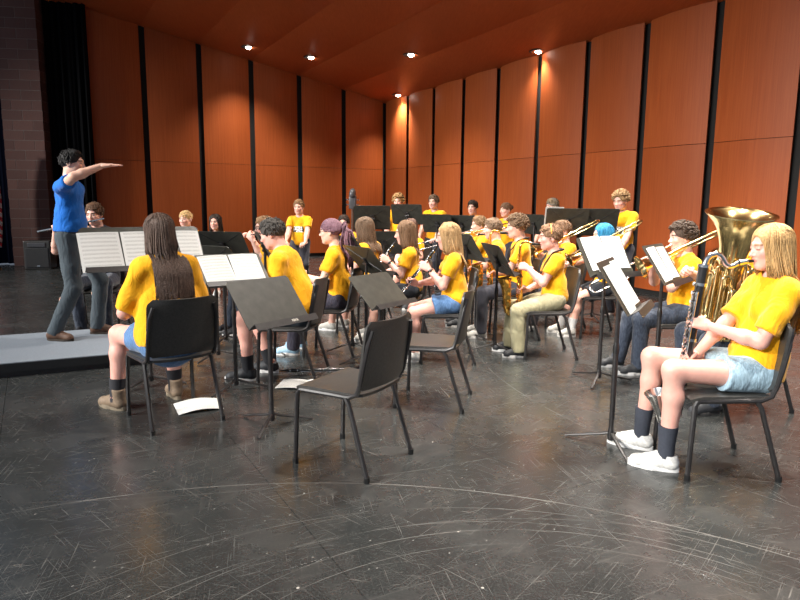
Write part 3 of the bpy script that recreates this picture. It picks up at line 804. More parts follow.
# ------------------------------------------------------------------ hair
SKC = v3((0, -0.014, 0.030)); SKR = v3((0.0755, 0.096, 0.088))
def skull(ph, A, off): return SKC + (SKR + off) * v3((math.sin(ph) * math.cos(A), math.sin(ph) * math.sin(A), math.cos(ph)))
def locks(paths, n=4):
    """tapered tubes along paths [(points, r0, r1)]"""
    VV = []; FF = []; o = 0
    for pts, ra, rb in paths:
        P = np.array(pts); m = len(P)
        T = np.gradient(P, axis=0); T /= np.linalg.norm(T, axis=1)[:, None] + 1e-9
        ref = v3((0.31, 0.22, 0.93)); ref2 = v3((0.9, 0.4, 0.1))
        A = np.cross(T, ref); bad = np.linalg.norm(A, axis=1) < 0.25; A[bad] = np.cross(T[bad], ref2)
        A /= np.linalg.norm(A, axis=1)[:, None]; B = np.cross(T, A)
        t = np.linspace(0, 1, m); rr = ra + (rb - ra) * t
        th = 2 * PI * np.arange(n) / n
        ring = P[:, None, :] + rr[:, None, None] * (np.cos(th)[None, :, None] * A[:, None, :] + np.sin(th)[None, :, None] * B[:, None, :])
        VV.append(ring.reshape(-1, 3))
        i = np.arange(m - 1)[:, None]; k = np.arange(n)[None, :]; k2 = (k + 1) % n
        q = np.stack([i * n + k + 0 * i, i * n + k2, (i + 1) * n + k2, (i + 1) * n + k], -1).reshape(-1, 4)
        FF.append(q + o); FF.append(np.array([[3, 2, 1, 0], [(m - 1) * n, (m - 1) * n + 1, (m - 1) * n + 2, (m - 1) * n + 3]])[:, :4] + o)
        o += m * n
    return np.concatenate(VV), np.concatenate(FF)
def hair(style, h, rng, hang, length=0.38, dens=1.0, front=0, push=None):
    """mesh in the head's frame; hang is the direction of gravity there"""
    F = Field((-0.12, -0.15, -0.14), (0.12, 0.13, 0.17), h)
    thick = {'short': 0.011, 'buzz': 0.006, 'curly': 0.020, 'long': 0.009, 'pony': 0.006, 'bob': 0.012, 'bun': 0.006}[style]
    F.ell(SKC + v3((0, 0, 0.002)), SKR + thick, 0.01)
    if style in ('pony', 'bun'): F.cone((0, -0.075, 0.045), (0, -0.122, 0.042), 0.055, 0.026, 0.02)
    if style == 'short': F.ell((0.01, 0.030, 0.108), (0.050, 0.045, 0.018), 0.03)
    F.ell((0, 0.112, -0.040), (0.074, 0.084, 0.124) if style in ('long', 'bob') else (0.082, 0.090, 0.114), 0.008, minus=True)
    low = {'short': -0.045, 'buzz': -0.04, 'curly': -0.045, 'long': -0.09, 'pony': -0.05, 'bob': -0.09, 'bun': -0.05}[style]
    F.cut((0, -0.1, low), (0, 0.35, -0.94))
    if style in ('short', 'buzz', 'curly', 'pony', 'bun'):
        for s_ in (-1, 1): F.ell((s_ * 0.088, 0.012, -0.028), (0.026, 0.034, 0.044), 0.006, minus=True)
    if style in ('long',):
        for s_ in (-1, 1): F.ell((s_ * 0.085, 0.045, -0.05), (0.03, 0.045, 0.055), 0.008, minus=True)
    V, Q = F.net(); out = [(V, Q, np.zeros((len(V), 3)))]
    ps = []
    hang = nrm(hang)
    if style in ('long', 'bob'):
        n = int(230 * dens); rk = 1 / math.sqrt(dens)
        for i in range(n):
            A = R(rng.uniform(132, 408)); side = math.cos(A); back = -math.sin(A)
            p0 = rng.uniform(0.05, 0.8); end = R(rng.uniform(82, 100))
            off = thick - 0.002 + rng.uniform(0, 0.009)
            pts = [skull(p0 + (end - p0) * t, A, off + 0.004 * math.sin(3 * t)) for t in np.linspace(0, 1, 6)]
            L = length * rng.uniform(0.78, 1.05) * (0.9 if back < 0.1 else 1)
            p = pts[-1].copy(); ph = rng.uniform(0, 6.28); wv = rng.uniform(0.004, 0.011)
            drift = v3((side * rng.uniform(-0.05, 0.10), -0.10 * max(0, back) - (0.16 if (back < 0.25 and not front) else -0.10 * front), 0))
            m = 9
            for j in range(1, m + 1):
                t = j / m
                q = p + hang * L * t + drift * min(t * L, 0.30) * 1.3 + v3((math.cos(ph + 5 * t), math.sin(ph + 4 * t), 0)) * wv * t
                pts.append(q)
            r_ = rng.uniform(0.006, 0.0105) * rk
            ps.append((pts, r_, r_ * 0.35))
        # top locks running from the parting
        for i in range(int(60 * dens)):
            yy = rng.uniform(-0.05, 0.055); s_ = rng.choice((-1, 1))
            A = math.atan2(yy * 10, s_ * 1.0)
            pts = [skull(ph_, A, thick + rng.uniform(0, 0.004)) for ph_ in np.linspace(0.08, 1.5, 7)]
            ps.append((pts, 0.007, 0.005))
    elif style in ('pony', 'bun'):
        tie = v3((0, -0.118, 0.040))
        for i in range(int(130 * dens)):
            A = R(rng.uniform(20, 160)) if i % 2 else R(rng.uniform(-200, 20)); p0 = R(rng.uniform(40, 92)) if i % 2 else R(rng.uniform(60, 112))
            a = skull(p0, A, thick)
            pts = []
            for t in np.linspace(0, 1, 7):
                q = a * (1 - t) + tie * t; d = q - SKC; kk = np.linalg.norm(d / (SKR + thick + 0.001)); q = SKC + d / max(kk, 1e-3) if kk < 1 else q
                pts.append(q)
            ps.append((pts, rng.uniform(0.005, 0.009), 0.006))
        if style == 'pony':
            for i in range(int(70 * dens)):
                ph = rng.uniform(0, 6.28); rr = rng.uniform(0, 0.045)
                o = v3((math.cos(ph) * rr, 0, math.sin(ph) * rr)); L = length * rng.uniform(0.8, 1.05)
                pts = [tie + o * 0.4, tie + v3((0, -0.035, 0.012)) + o]
                for t in np.linspace(0.12, 1, 8): pts.append(tie + v3((0, -0.05 - 0.01 * t, 0)) + v3((o[0], o[2], 0)) * (1 + 0.7 * math.sin(PI * t)) + hang * L * t + v3((math.sin(9 * t + ph), math.cos(8 * t + ph), 0)) * 0.008)
                ps.append((pts, 0.0115, 0.005))
        else:
            for i in range(40):
                ph = rng.uniform(0, 6.28); th = rng.uniform(0, 6.28)
                pts = [tie + v3((0.028 * math.cos(ph + s_) * math.cos(th), -0.022 + 0.02 * math.sin(th + s_ * 0.5), 0.028 * math.sin(ph + s_))) for s_ in np.linspace(0, 1.6, 6)]
                ps.append((pts, 0.008, 0.006))
    else:
        n = int({'short': 300, 'buzz': 320, 'curly': 360}[style] * dens)
        for i in range(n):
            A = rng.uniform(0, 2 * PI); front_ = math.sin(A) > 0.35
            mx = R(62) if front_ else R(108)
            ph = math.acos(1 - rng.uniform(0.0, 1) * (1 - math.cos(mx)))
            p = skull(ph, A, thick - 0.004)
            nn = nrm((p - SKC) / SKR)
            if style == 'curly':
                tg = nrm(np.cross(nn, v3((rng.gauss(0, 1), rng.gauss(0, 1), rng.gauss(0, 1))))); bt = np.cross(nn, tg)
                rr = rng.uniform(0.008, 0.017); c = p + nn * rr * 0.6
                pts = [c + (tg * math.cos(a) + nn * math.sin(a)) * rr + bt * a * 0.0022 for a in np.linspace(-1.2, 3.6, 7)]
                ps.append((pts, 0.0065, 0.004))
            else:
                comb = v3((0.5 * rng.uniform(-1, 1) + 0.25, 0.30 if ph < R(60) else 0.10, -0.5)); comb = nrm(comb - nn * (comb @ nn) + nn * rng.uniform(0.25, 0.75))
                L = rng.uniform(0.024, 0.046) if style == 'short' else (rng.uniform(0.012, 0.026) if ph < R(55) else 0.010)
                pts = [p + comb * L * t - nn * 0.5 * L * t * t for t in np.linspace(0, 1, 5)]
                ps.append((pts, 0.0075, 0.002))
    if push is not None: ps = [(push(np.array(p_)), a_, b_) for p_, a_, b_ in ps]
    if ps:
        V, Q = locks(ps); out.append((V, Q, np.zeros((len(V), 3))))
    V, Q, _ = joinm(out)
    return V, Q

# ------------------------------------------------------------------ shoes
SHOES = {}
def shoe_meshes(kind):
    if kind in SHOES: return SHOES[kind]
    F = Field((-0.06, -0.09, 0.0), (0.06, 0.21, 0.16), 0.006)
    hi = {'sneaker': 0.095, 'boot': 0.150, 'oxford': 0.085}[kind]
    F.cone((0, -0.035, 0.045), (0, 0.03, 0.055), 0.038, 0.040, 0.02)
    F.cone((0, 0.03, 0.050), (0, 0.145, 0.030), 0.040, 0.036, 0.03)
    F.cone((0.0, 0.145, 0.028), (0.004, 0.160, 0.026), 0.036, 0.033, 0.02)
    F.cone((0, -0.022, 0.05), (0, -0.018, hi), 0.042, 0.045, 0.02, cuts=(((0, 0, hi), (0, -0.15, 0.98)),))
    F.cone((0, 0.03, 0.088), (0, 0.10, 0.062), 0.016, 0.018, 0.02)      # tongue and laces ridge
    F.cut((0, 0, 0.014), (0, 0, -1))
    V, Q = F.net()
    up_ = np_mesh('shoe', V, Q)
    b = MB(); n = 28; o = []
    for k in range(n):
        th = 2 * PI * k / n; y = 0.062 + 0.138 * math.sin(th)
        wd = 0.046 if y > 0.06 else 0.040
        wd *= (1 - 0.10 * math.exp(-((y - 0.03) / 0.04) ** 2))
        o.append((wd * math.cos(th) + (0.004 if y > 0.1 else 0), y))
    zt = 0.026 if kind != 'oxford' else 0.018
    V2 = [(x, y, 0.0) for x, y in o] + [(x * 1.03, y, zt * 0.5) for x, y in o] + [(x, y, zt + (0.006 if y > 0.16 else 0)) for x, y in o]
    F2 = [list(range(n))[::-1], list(range(2 * n, 3 * n))]
    for i in range(2):
        for k in range(n): F2.append((i * n + k, i * n + (k + 1) % n, (i + 1) * n + (k + 1) % n, (i + 1) * n + k))
    b.add(V2, F2, False)
    lb = MB()
    for i in range(4):
        y = 0.048 + 0.022 * i; z = 0.098 - 0.011 * i
        lb.tube([(-0.026, y, z - 0.012), (0, y + 0.004, z + 0.002), (0.026, y, z - 0.012)], 0.0032, 5)
    SHOES[kind] = (up_, b.mesh('sole'), lb.mesh('laces'))
    return SHOES[kind]
def tinted(me, m):
    k = ('tint', me.name, m.name)
    if k not in CACHE:
        c = me.copy(); c.materials.clear(); c.materials.append(m); CACHE[k] = c
    return CACHE[k]

# ------------------------------------------------------------------ people
def ik(a, t, l1, l2, pole):
    a, t = v3(a), v3(t); d = t - a; L = np.linalg.norm(d)
    if L > (l1 + l2) * 0.999: t = a + d * ((l1 + l2) * 0.999 / L); d = t - a; L = np.linalg.norm(d)
    n = d / L; x = (l1 * l1 - l2 * l2 + L * L) / (2 * L); y = math.sqrt(max(0, l1 * l1 - x * x))
    p = v3(pole); p = nrm(p - n * (p @ n))
    return a + n * x + p * y, t
def grab(tp, fdir, back):
    """wrist place so that curled fingers close around the point tp"""
    fdir = nrm(fdir); back = v3(back); back = nrm(back - fdir * (back @ fdir))
    return (v3(tp) - fdir * 0.075 + back * 0.026, fdir, back)
SKIN = {'fair': (0.70, 0.41, 0.32), 'pink': (0.71, 0.385, 0.31), 'tan': (0.58, 0.32, 0.21), 'light': (0.76, 0.47, 0.35)}
YEL = (0.86, 0.39, 0.004)
class Rig: pass
def rig(pose='sit', s=1.0, lean=0.06, side=0.0, twist=0.0, hd=(0, 0, 0), hips=None, fem=False):
    """joints in the person's frame: +Y ahead, +X right, origin on the floor under the pelvis"""
    g = Rig(); g.s = s; g.pose = pose; g.fem = fem
    g.P = v3((0, 0, 0.547 if pose == 'sit' else 0.93 * s))
    Rs = np.array(Matrix.Rotation(-twist * -1, 3, 'Z') @ Matrix.Rotation(-lean, 3, 'X') @ Matrix.Rotation(side, 3, 'Y'))
    g.X, g.Y, g.Z = Rs[:, 0], Rs[:, 1], Rs[:, 2]
    g.Nk = g.P + g.Z * 0.485 * s
    hy, hp, hr = hd
    Rh = np.array(Matrix.Rotation(twist + hy, 3, 'Z') @ Matrix.Rotation(-hp, 3, 'X') @ Matrix.Rotation(hr, 3, 'Y'))
    g.Rh = Rh; g.hs = 0.97 + 0.05 * (s - 1)
    g.H = g.Nk + g.Z * 0.035 * s + Rh @ (v3((0, 0.040, 0.135)) * g.hs)
    g.mouth = g.H + Rh @ (v3((0, 0.092, -0.062)) * g.hs)
    g.HM = Matrix(((*(Rh[0] * g.hs), g.H[0]), (*(Rh[1] * g.hs), g.H[1]), (*(Rh[2] * g.hs), g.H[2]), (0, 0, 0, 1)))
    return g
def person(label, loc, rz, g, hands=None, feet=None, poles=None, bottom=('shorts', 'navy_shorts', (0.03, 0.04, 0.07), 'knit'), shirt=('yellow_tee', YEL), prnt=0,
           hairs=('short', (0.05, 0.03, 0.02)), hl=0.38, hfront=0, shoes=('sneaker', 'white_shoe', (0.7, 0.7, 0.68)), sole=(0.75, 0.74, 0.72), sock=None, sock_h=0.12,
           skin='fair', fat=1.0, res=0.012, shut=False, seed=1, sleeve=0.62, collar=False, dens=1.0, base_z=0.0, extras=(), legs=1.0):
    rng = random.Random(seed); s = g.s; fem = g.fem; sit = g.pose == 'sit'
    root = thing('person', label, 'person', (loc[0], loc[1], base_z), rz)
    X, Y, Z, P, Nk = g.X, g.Y, g.Z, g.P, g.Nk
    sw = (0.150 if fem else 0.172) * s
    sh = [Nk - Z * 0.055 * s + X * sx * sw for sx in (-1, 1)]
    la, lf = 0.285 * s, 0.245 * s
    hands = hands or {}
    wr = []; el = []
    for i, sd in enumerate('LR'):
        sx = -1 if i == 0 else 1
        if sd not in hands:
            hands[sd] = (P + v3((sx * 0.12, 0.26, 0.09)), nrm((-sx * 0.35, 0.9, -0.2)), (0, 0.1, 1), 'relaxed')
        tgt = v3(hands[sd][0])
        pole = (poles or {}).get(sd, (sx * 0.55, -0.45, -1.0))
        e, t = ik(sh[i], tgt, la, lf, pole); el.append(e); wr.append(t)
    hip = [P + v3((sx * 0.088 * s, 0.015 if sit else 0, -0.015)) for sx in (-1, 1)]
    feet = feet or (((-0.13, 0.43, 0.12), (0.13, 0.43, -0.12)) if sit else ((-0.10, 0.0, 0.12), (0.10, 0.0, -0.12)))
    lt, lc = (0.425 * s * legs, 0.415 * s * legs) if sit else (0.445 * s, 0.435 * s)
    ank = [v3((f_[0], f_[1] - 0.0, 0.085)) for f_ in feet]; kn = []
    for i in (0, 1):
        sx = -1 if i == 0 else 1
        k_, a_ = ik(hip[i], ank[i], lt, lc, (sx * 0.12, 1.0, 0.9 if sit else 0.05)); kn.append(k_); ank[i] = a_
    q = 0.70
    def torso(F, inf, k):
        w_ = fat * s
        F.cone(P - v3((0.055 * s, 0, 0)), P + v3((0.055 * s, 0, 0)), 0.105 * w_ + inf, 0.105 * w_ + inf, k, sq=(Y, 0.95))
        F.cone(P + Z * 0.06 * s, P + Z * 0.20 * s, (0.138 if not fem else 0.132) * w_ + inf, (0.132 if not fem else 0.118) * w_ + inf, k, sq=(Y, 0.78))
        F.cone(P + Z * 0.24 * s, P + Z * 0.375 * s, (0.135 if not fem else 0.122) * w_ + inf, (0.140 if not fem else 0.122) * (0.5 + 0.5 * fat) * s + inf, k, sq=(Y, q))
        F.cone(sh[0] + X * 0.02, sh[1] - X * 0.02, 0.056 * s + inf, 0.056 * s + inf, k + 0.02)
        F.cone(Nk - Z * 0.01, Nk - Z * 0.10 * s, 0.062 * s + inf, 0.10 * s + inf, k + 0.01, sq=(Y, 0.85))
        if fem:
            for sx in (-1, 1): F.ell(P + Z * 0.325 * s + X * sx * 0.06 * s + Y * 0.068 * s * fat, (0.055 * s + inf, 0.045 * s + inf, 0.055 * s + inf), 0.04)
    arm_r = (0.046, 0.040, 0.038, 0.026) if fem else (0.049, 0.042, 0.041, 0.028)
    arm_r = tuple(r_ * (0.6 + 0.4 * fat) * (0.9 + 0.1 * s) for r_ in arm_r)
    leg_r = tuple(r_ * (0.6 + 0.4 * fat) for r_ in ((0.084, 0.056, 0.052, 0.036)))
    # ---- body
    pts = np.array([*sh, *el, *wr, *hip, *kn, *ank, P, Nk, g.H])
    F = Field(pts.min(0) - 0.17, pts.max(0) + 0.10, res)
    torso(F, -0.006, 0.03)
    hb = g.H + g.Rh @ (v3((0, -0.028, -0.06)) * g.hs)
    F.cone(Nk - Z * 0.02, hb, 0.056 if fem else 0.062, 0.047 if fem else 0.053, 0.025)
    for i in (0, 1):
        F.cone(sh[i], el[i], arm_r[0], arm_r[1] * 0.95, 0.025)
        m_ = el[i] + (wr[i] - el[i]) * 0.30
        F.cone(el[i], m_, arm_r[1] * 0.93, arm_r[2], 0.02); F.cone(m_, wr[i], arm_r[2], arm_r[3] * 0.92, 0.02)
        F.cone(hip[i], kn[i], leg_r[0], leg_r[1], 0.03)
        m_ = kn[i] + (ank[i] - kn[i]) * 0.30 + nrm(np.cross(np.cross(ank[i] - kn[i], (0, -1, 0)), ank[i] - kn[i])) * 0.012
        F.cone(kn[i], m_, leg_r[1] * 0.95, leg_r[2], 0.03); F.cone(m_, ank[i], leg_r[2], leg_r[3], 0.03)
        F.cone(ank[i], ank[i] - v3((0, 0, 0.03)), leg_r[3], leg_r[3] * 0.9, 0.02)
    V, Q = F.net()
    sk = v3(SKIN[skin])
    C0 = np.tile(sk, (len(V), 1))
    parts_ = [(V, Q, C0)]
    hres = 0.0042
    hv, hq, mk = head(hres, fem, shut)
    hc = np.tile(sk, (len(hv), 1))
    hcol = v3(hairs[1])
    hc[mk['cheek']] = sk * v3((1.02, 0.86, 0.86))
    hc[mk['lip']] = sk * v3((0.82, 0.55, 0.58))
    if not shut:
        hc[mk['white']] = v3((0.42, 0.36, 0.33)); hc[mk['iris']] = v3((0.04, 0.03, 0.025))
    else: hc[mk['lash']] = v3((0.16, 0.09, 0.07))
    hc[mk['brow']] = np.minimum(hcol * 0.7, sk * 0.5) * 0.8 + sk * 0.06
    parts_.append((xf(g.HM, hv), hq, hc))
    for i, sd in enumerate('LR'):
        _, fd, bk, ps = hands[sd]
        V2, Q2 = hand(ps, 0.0042 if res <= 0.010 else 0.006)
        V2 = V2.copy(); Q2 = Q2.copy()
        if sd == 'L': V2[:, 0] *= -1; Q2 = Q2[:, ::-1]
        fd = nrm(fd); bk = v3(bk); bk = nrm(bk - fd * (bk @ fd)); ax = np.cross(fd, bk)
        hsz = 0.93 if fem else 1.0
        M = np.eye(4); M[:3, 0] = ax * hsz; M[:3, 1] = fd * hsz; M[:3, 2] = bk * hsz; M[:3, 3] = wr[i]
        parts_.append((xf(M, V2), Q2, np.tile(sk * v3((1, 0.96, 0.96)), (len(V2), 1))))
    V, Q, C_ = joinm(parts_)
    link('body', np_mesh('body', V, Q, M_SKIN, C_), root)
    # ---- shirt
    F = Field(pts.min(0) - 0.2, pts.max(0) + 0.05, res)
    torso(F, 0.012, 0.035)
    # loose cloth hanging over the waist
    F.cone(P + Z * 0.03 * s, P + Z * 0.14 * s, 0.140 * fat * s + 0.016, 0.140 * fat * s + 0.012, 0.04, sq=(Y, 0.86))
    for i in (0, 1):
        c_ = sh[i] + (el[i] - sh[i]) * sleeve; n_ = nrm(el[i] - sh[i])
        F.cone(sh[i], el[i], arm_r[0] + 0.016, arm_r[1] + 0.024, 0.03, cuts=((c_, n_),))
    F.ripple(0.0058, 21, seed * 1.7)
    F.cut(P + Z * (-0.035 if sit else (0.045 if collar else -0.06)) * s, -Z * 0.97)
    if collar: F.cone(Nk + Z * 0.0, Nk + Z * 0.035, 0.068, 0.066, 0.008, cuts=((Nk + Z * 0.03, Z * 0.9 + Y * 0.3),))
    F.cone(hb, Nk + Z * 0.022 + Y * 0.01, 0.058, 0.060 if not collar else 0.055, 0.01, minus=True)
    V, Q = F.net()
    link('shirt', np_mesh('shirt', V, Q, cloth_mat(shirt[0] + ('_print%.2f' % prnt if prnt else ''), shirt[1], 'knit', prnt)), root)
    # ---- trousers, shorts
    F = Field(pts.min(0) - 0.2, pts.max(0) + 0.05, res)
    F.cone(P - v3((0.055 * s, 0, 0)), P + v3((0.055 * s, 0, 0)), 0.105 * fat * s + 0.008, 0.105 * fat * s + 0.008, 0.03, sq=(Y, 0.95))
    F.cone(P, P + Z * 0.08 * s, 0.140 * fat * s + 0.004, 0.138 * fat * s + 0.004, 0.03, sq=(Y, 0.84), cuts=((P + Z * 0.10 * s, Z),))
    long_ = bottom[0] == 'trousers'
    for i in (0, 1):
        if long_:
            F.cone(hip[i], kn[i], leg_r[0] + 0.012, leg_r[1] + 0.017, 0.03)
            n_ = nrm(ank[i] - kn[i]); e_ = ank[i] - v3((0, 0, 0.02))
            F.cone(kn[i], e_, leg_r[1] + 0.016, bottom[4] if len(bottom) > 4 else 0.058, 0.02, cuts=((e_ + n_ * 0.01, n_),))
        else:
            n_ = nrm(kn[i] - hip[i]); c_ = hip[i] + (kn[i] - hip[i]) * (bottom[4] if len(bottom) > 4 else 0.55)
            F.cone(hip[i], kn[i], leg_r[0] + 0.012, leg_r[1] + 0.036, 0.02, cuts=((c_, n_),))
    F.ripple(0.0035, 15, seed * 2.3 + 1)
    V, Q = F.net()
    link(bottom[0], np_mesh(bottom[0], V, Q, cloth_mat(bottom[1], bottom[2], bottom[3])), root)
    # ---- hair
    hang = g.Rh.T @ v3((0, 0, -1))
    Mi = np.linalg.inv(np.array(g.HM))
    def push(pp):
        # keep falling hair outside the shirt: in front of or behind the torso and over the shoulders
        w_ = xf(g.HM, pp); o_ = w_ - P; u_ = o_ @ X; v_ = o_ @ Y; h_ = o_ @ Z
        a_ = sw + 0.075; t_ = np.clip((0.50 * s - h_) / (0.12 * s), 0, 1)
        lim = (0.062 + 0.062 * t_) * (0.75 + 0.25 * fat) * s * np.sqrt(np.clip(1 - (u_ / a_) ** 2, 0, 1)) + 0.012
        on = h_ < 0.485 * s
        nv = np.where(v_ <= (0.10 if not hfront else -0.03), np.minimum(v_, -lim), np.maximum(v_, lim))
        w_ = w_ + np.outer(np.where(on, nv - v_, 0), Y)
        return xf(Mi, w_)
    V, Q = hair(hairs[0], 0.007 if res > 0.010 else 0.005, rng, hang, hl / g.hs, dens, hfront, push)
    link('hair', np_mesh('hair', xf(g.HM, V), Q, hair_mat('hair_%02x%02x%02x' % tuple(int(255 * c ** 0.45) for c in hairs[1]), hairs[1])), root)
    # ---- shoes and socks
    u, so, lb = shoe_meshes(shoes[0])
    for i in (0, 1):
        o = link('shoe', tinted(u, mat(shoes[1], shoes[2], 0.65, var=0.2, scale=60)), root)
        o.location = (ank[i][0], ank[i][1], ank[i][2] - 0.085); o.rotation_euler = (0, 0, feet[i][2])
        o.scale = (1, 0.94 * s, 1)
        link('sole', tinted(so, mat('sole_%02x%02x%02x' % tuple(int(255 * c ** 0.45) for c in sole), sole, 0.7)), o)
        if shoes[0] != 'oxford': link('laces', tinted(lb, mat('laces_%02x' % int(255 * sole[0] ** 0.45), tuple(c * 0.9 for c in sole), 0.8)), o)
        if sock is not None:
            b = MB(); d = nrm(kn[i] - ank[i]); r_ = leg_r[3] + 0.007
            a_ = ank[i] - v3((0, 0, 0.03))
            b.tube([a_, ank[i] + d * sock_h * 0.4, ank[i] + d * sock_h * 0.75, ank[i] + d * sock_h, ank[i] + d * (sock_h - 0.004)], [r_, r_ + 0.001, r_ + 0.006, r_ + 0.009, r_ - 0.004], 16)
            link('sock', b.mesh('sock', mat('sock_%02x%02x%02x' % tuple(int(255 * c ** 0.45) for c in sock), sock, 0.9, scale=80, bmp=0.3)), root)
    # ---- small worn things
    for ex in extras:
        if ex[0] == 'glasses':
            b = MB()
            for sx in (-1, 1):
                b.tube(arc((sx * 0.032, 0.098, 0.004), (1, 0, 0), (0, 0, 0.82), 0.021, 0, 2 * PI, 16), 0.0016, 5)
                b.tube([(sx * 0.053, 0.094, 0.008), (sx * 0.074, 0.05, 0.008), (sx * 0.08, -0.01, 0.004)], 0.0016, 5)
            b.tube([(-0.011, 0.099, 0.006), (0, 0.102, 0.009), (0.011, 0.099, 0.006)], 0.0016, 5)
            b.v = [tuple(p) for p in xf(g.HM, np.array([tuple(p) for p in b.v]))]
            link('glasses', b.mesh('glasses', M_RUBB), root)
        elif ex[0] == 'band':      # headband or hair clip
            b = MB(); b.tube([skull(ph_, R(8) if sx > 0 else R(172), 0.016) for sx, ph_ in [(1, a) for a in np.linspace(1.45, 0.0, 8)] + [(-1, a) for a in np.linspace(0.15, 1.45, 8)]], 0.0055, 6, flat=0.5)
            b.v = [tuple(p) for p in xf(g.HM, np.array([tuple(p) for p in b.v]))]
            link('headband', b.mesh('headband', mat('band_col', ex[1], 0.5)), root)
        elif ex[0] == 'cap':
            b = MB(); b.lathe([(0.0, 0.136), (0.03, 0.133), (0.06, 0.115), (0.082, 0.08), (0.092, 0.035), (0.094, 0.02)], 20, Matrix.Translation((0, -0.014, 0)) @ Matrix.Diagonal((0.97, 1.16, 1.02, 1)))
            b.v = [tuple(p) for p in xf(g.HM, np.array([tuple(p) for p in b.v]))]
            link('cap', b.mesh('cap', mat('grey_cap', ex[1], 0.8)), root)
        elif ex[0] == 'watch':
            i = 0 if ex[1] == 'L' else 1; d = nrm(el[i] - wr[i]); M = frame(wr[i] + d * 0.025, d)
            b = MB(); r_ = arm_r[3] + 0.002
            b.lathe([(r_ - 0.003, -0.009), (r_, -0.010), (r_ + 0.0015, 0), (r_, 0.010), (r_ - 0.003, 0.009)], 18, M)
            bk = v3(hands[ex[1]][2]); c_ = wr[i] + d * 0.025 + nrm(bk) * (r_ + 0.002)
            b.ball(c_, 0.014, 8)
            link('watch', b.mesh('watch', M_RUBB), root)
        elif ex[0] == 'belt':
            b = MB(); c_ = P + Z * 0.048 * s; n = 24; pts_ = []
            for k in range(n): th = 2 * PI * k / n; pts_.append(c_ + X * math.cos(th) * 0.150 * s * fat + Y * math.sin(th) * 0.122 * s * fat)
            b.tube(pts_, 0.017, 6, closed=True, flat=1.0)
            link('belt', b.mesh('belt', mat('brown_belt', (0.05, 0.025, 0.012), 0.5)), root)
        elif ex[0] == 'strap':     # neck strap down to the instrument
            hook = v3(ex[1]); b = MB()
            for sx in (-1, 1):
                b.tube([hook, P + Z * 0.28 * s + Y * (0.165 if fem else 0.135) * s + X * sx * 0.06, P + Z * 0.40 * s + Y * 0.125 * s + X * sx * 0.075, Nk + Z * 0.025 + X * sx * 0.088 + Y * 0.035, Nk + Z * 0.045 + X * sx * 0.074 - Y * 0.045, Nk + Z * 0.040 - Y * 0.088], 0.017, 6, flat=0.35)
            link('neck_strap', b.mesh('neck_strap', M_STRAP), root)
    return root
def world_of(loc, rz, base_z=0.0):
    return Matrix.Translation((loc[0], loc[1], base_z)) @ Matrix.Rotation(rz, 4, 'Z')
# ------------------------------------------------------------------ instruments (frame: origin at the player's lips, +Y ahead, +X right, +Z up)
def inst(name, label, cat, W, lips, Rm=None, group=None):
    M = W @ Matrix.Translation(tuple(lips))
    if Rm is not None: M = M @ Rm
    return thing(name, label, cat, group=group, mw=M)
def key_bits(b, pts, nrm_, r_, step=1):
    """small key cups and posts standing off a tube"""
    for i, p in enumerate(pts):
        b.lathe([(0, 0.006), (r_ * 0.7, 0.006), (r_, 0.002), (r_, -0.004), (0, -0.004)], 8, frame(Vector(p) + Vector(nrm_) * 0.0, nrm_))
def clarinet(label, W, lips, d, group='clarinets'):
    M = frame((0, 0, 0), d, (1, 0, 0)).to_3x3().to_4x4()
    t = inst('clarinet', label, 'clarinet', W, lips, M, group)
    part('mouthpiece', 'cl_mp', lambda b: b.lathe([(0.0, -0.012), (0.005, -0.012), (0.0085, 0.03), (0.012, 0.06), (0.012, 0.075), (0.0, 0.075)], 12), M_RUBB, t)
    part('barrel', 'cl_bar', lambda b: b.lathe([(0.0, 0.075), (0.015, 0.075), (0.0165, 0.105), (0.015, 0.135), (0.0, 0.135)], 14), M_EBON, t)
    part('upper_joint', 'cl_up', lambda b: b.lathe([(0.0, 0.135), (0.0135, 0.135), (0.0135, 0.35), (0.0, 0.35)], 14), M_EBON, t)
    part('lower_joint', 'cl_lo', lambda b: b.lathe([(0.0, 0.35), (0.0145, 0.35), (0.0145, 0.565), (0.0, 0.565)], 14), M_EBON, t)
    part('bell', 'cl_bell', lambda b: b.lathe([(0.0, 0.565), (0.017, 0.565), (0.018, 0.59), (0.023, 0.62), (0.033, 0.652), (0.039, 0.662), (0.036, 0.664), (0.020, 0.62), (0.0, 0.60)], 16), M_EBON, t)
    def keys(b):
        for z in (0.136, 0.35, 0.565, 0.075): b.lathe([(0.0145, z - 0.004), (0.017, z - 0.004), (0.017, z + 0.004), (0.0145, z + 0.004)], 14)
        for i in range(7): b.lathe([(0, 0.005), (0.006, 0.005), (0.0085, 0.001), (0.0085, -0.003), (0, -0.003)], 8, frame((0, 0.017, 0.18 + 0.052 * i), (0, 1, 0)))
        for sx in (-1, 1):
            b.tube([(sx * 0.014, 0.006, 0.16), (sx * 0.0175, 0.008, 0.24), (sx * 0.0165, 0.008, 0.34)], 0.0028, 6)
            b.tube([(sx * 0.015, 0.008, 0.37), (sx * 0.018, 0.008, 0.45), (sx * 0.017, 0.008, 0.55)], 0.0028, 6)
            b.ball((sx * 0.019, 0.004, 0.50), (0.004, 0.006, 0.012), 6)
        b.tube([(0, -0.014, 0.37), (0, -0.03, 0.40)], 0.004, 6)
    part('keywork', 'cl_keys', keys, M_SILV, t)
    return t
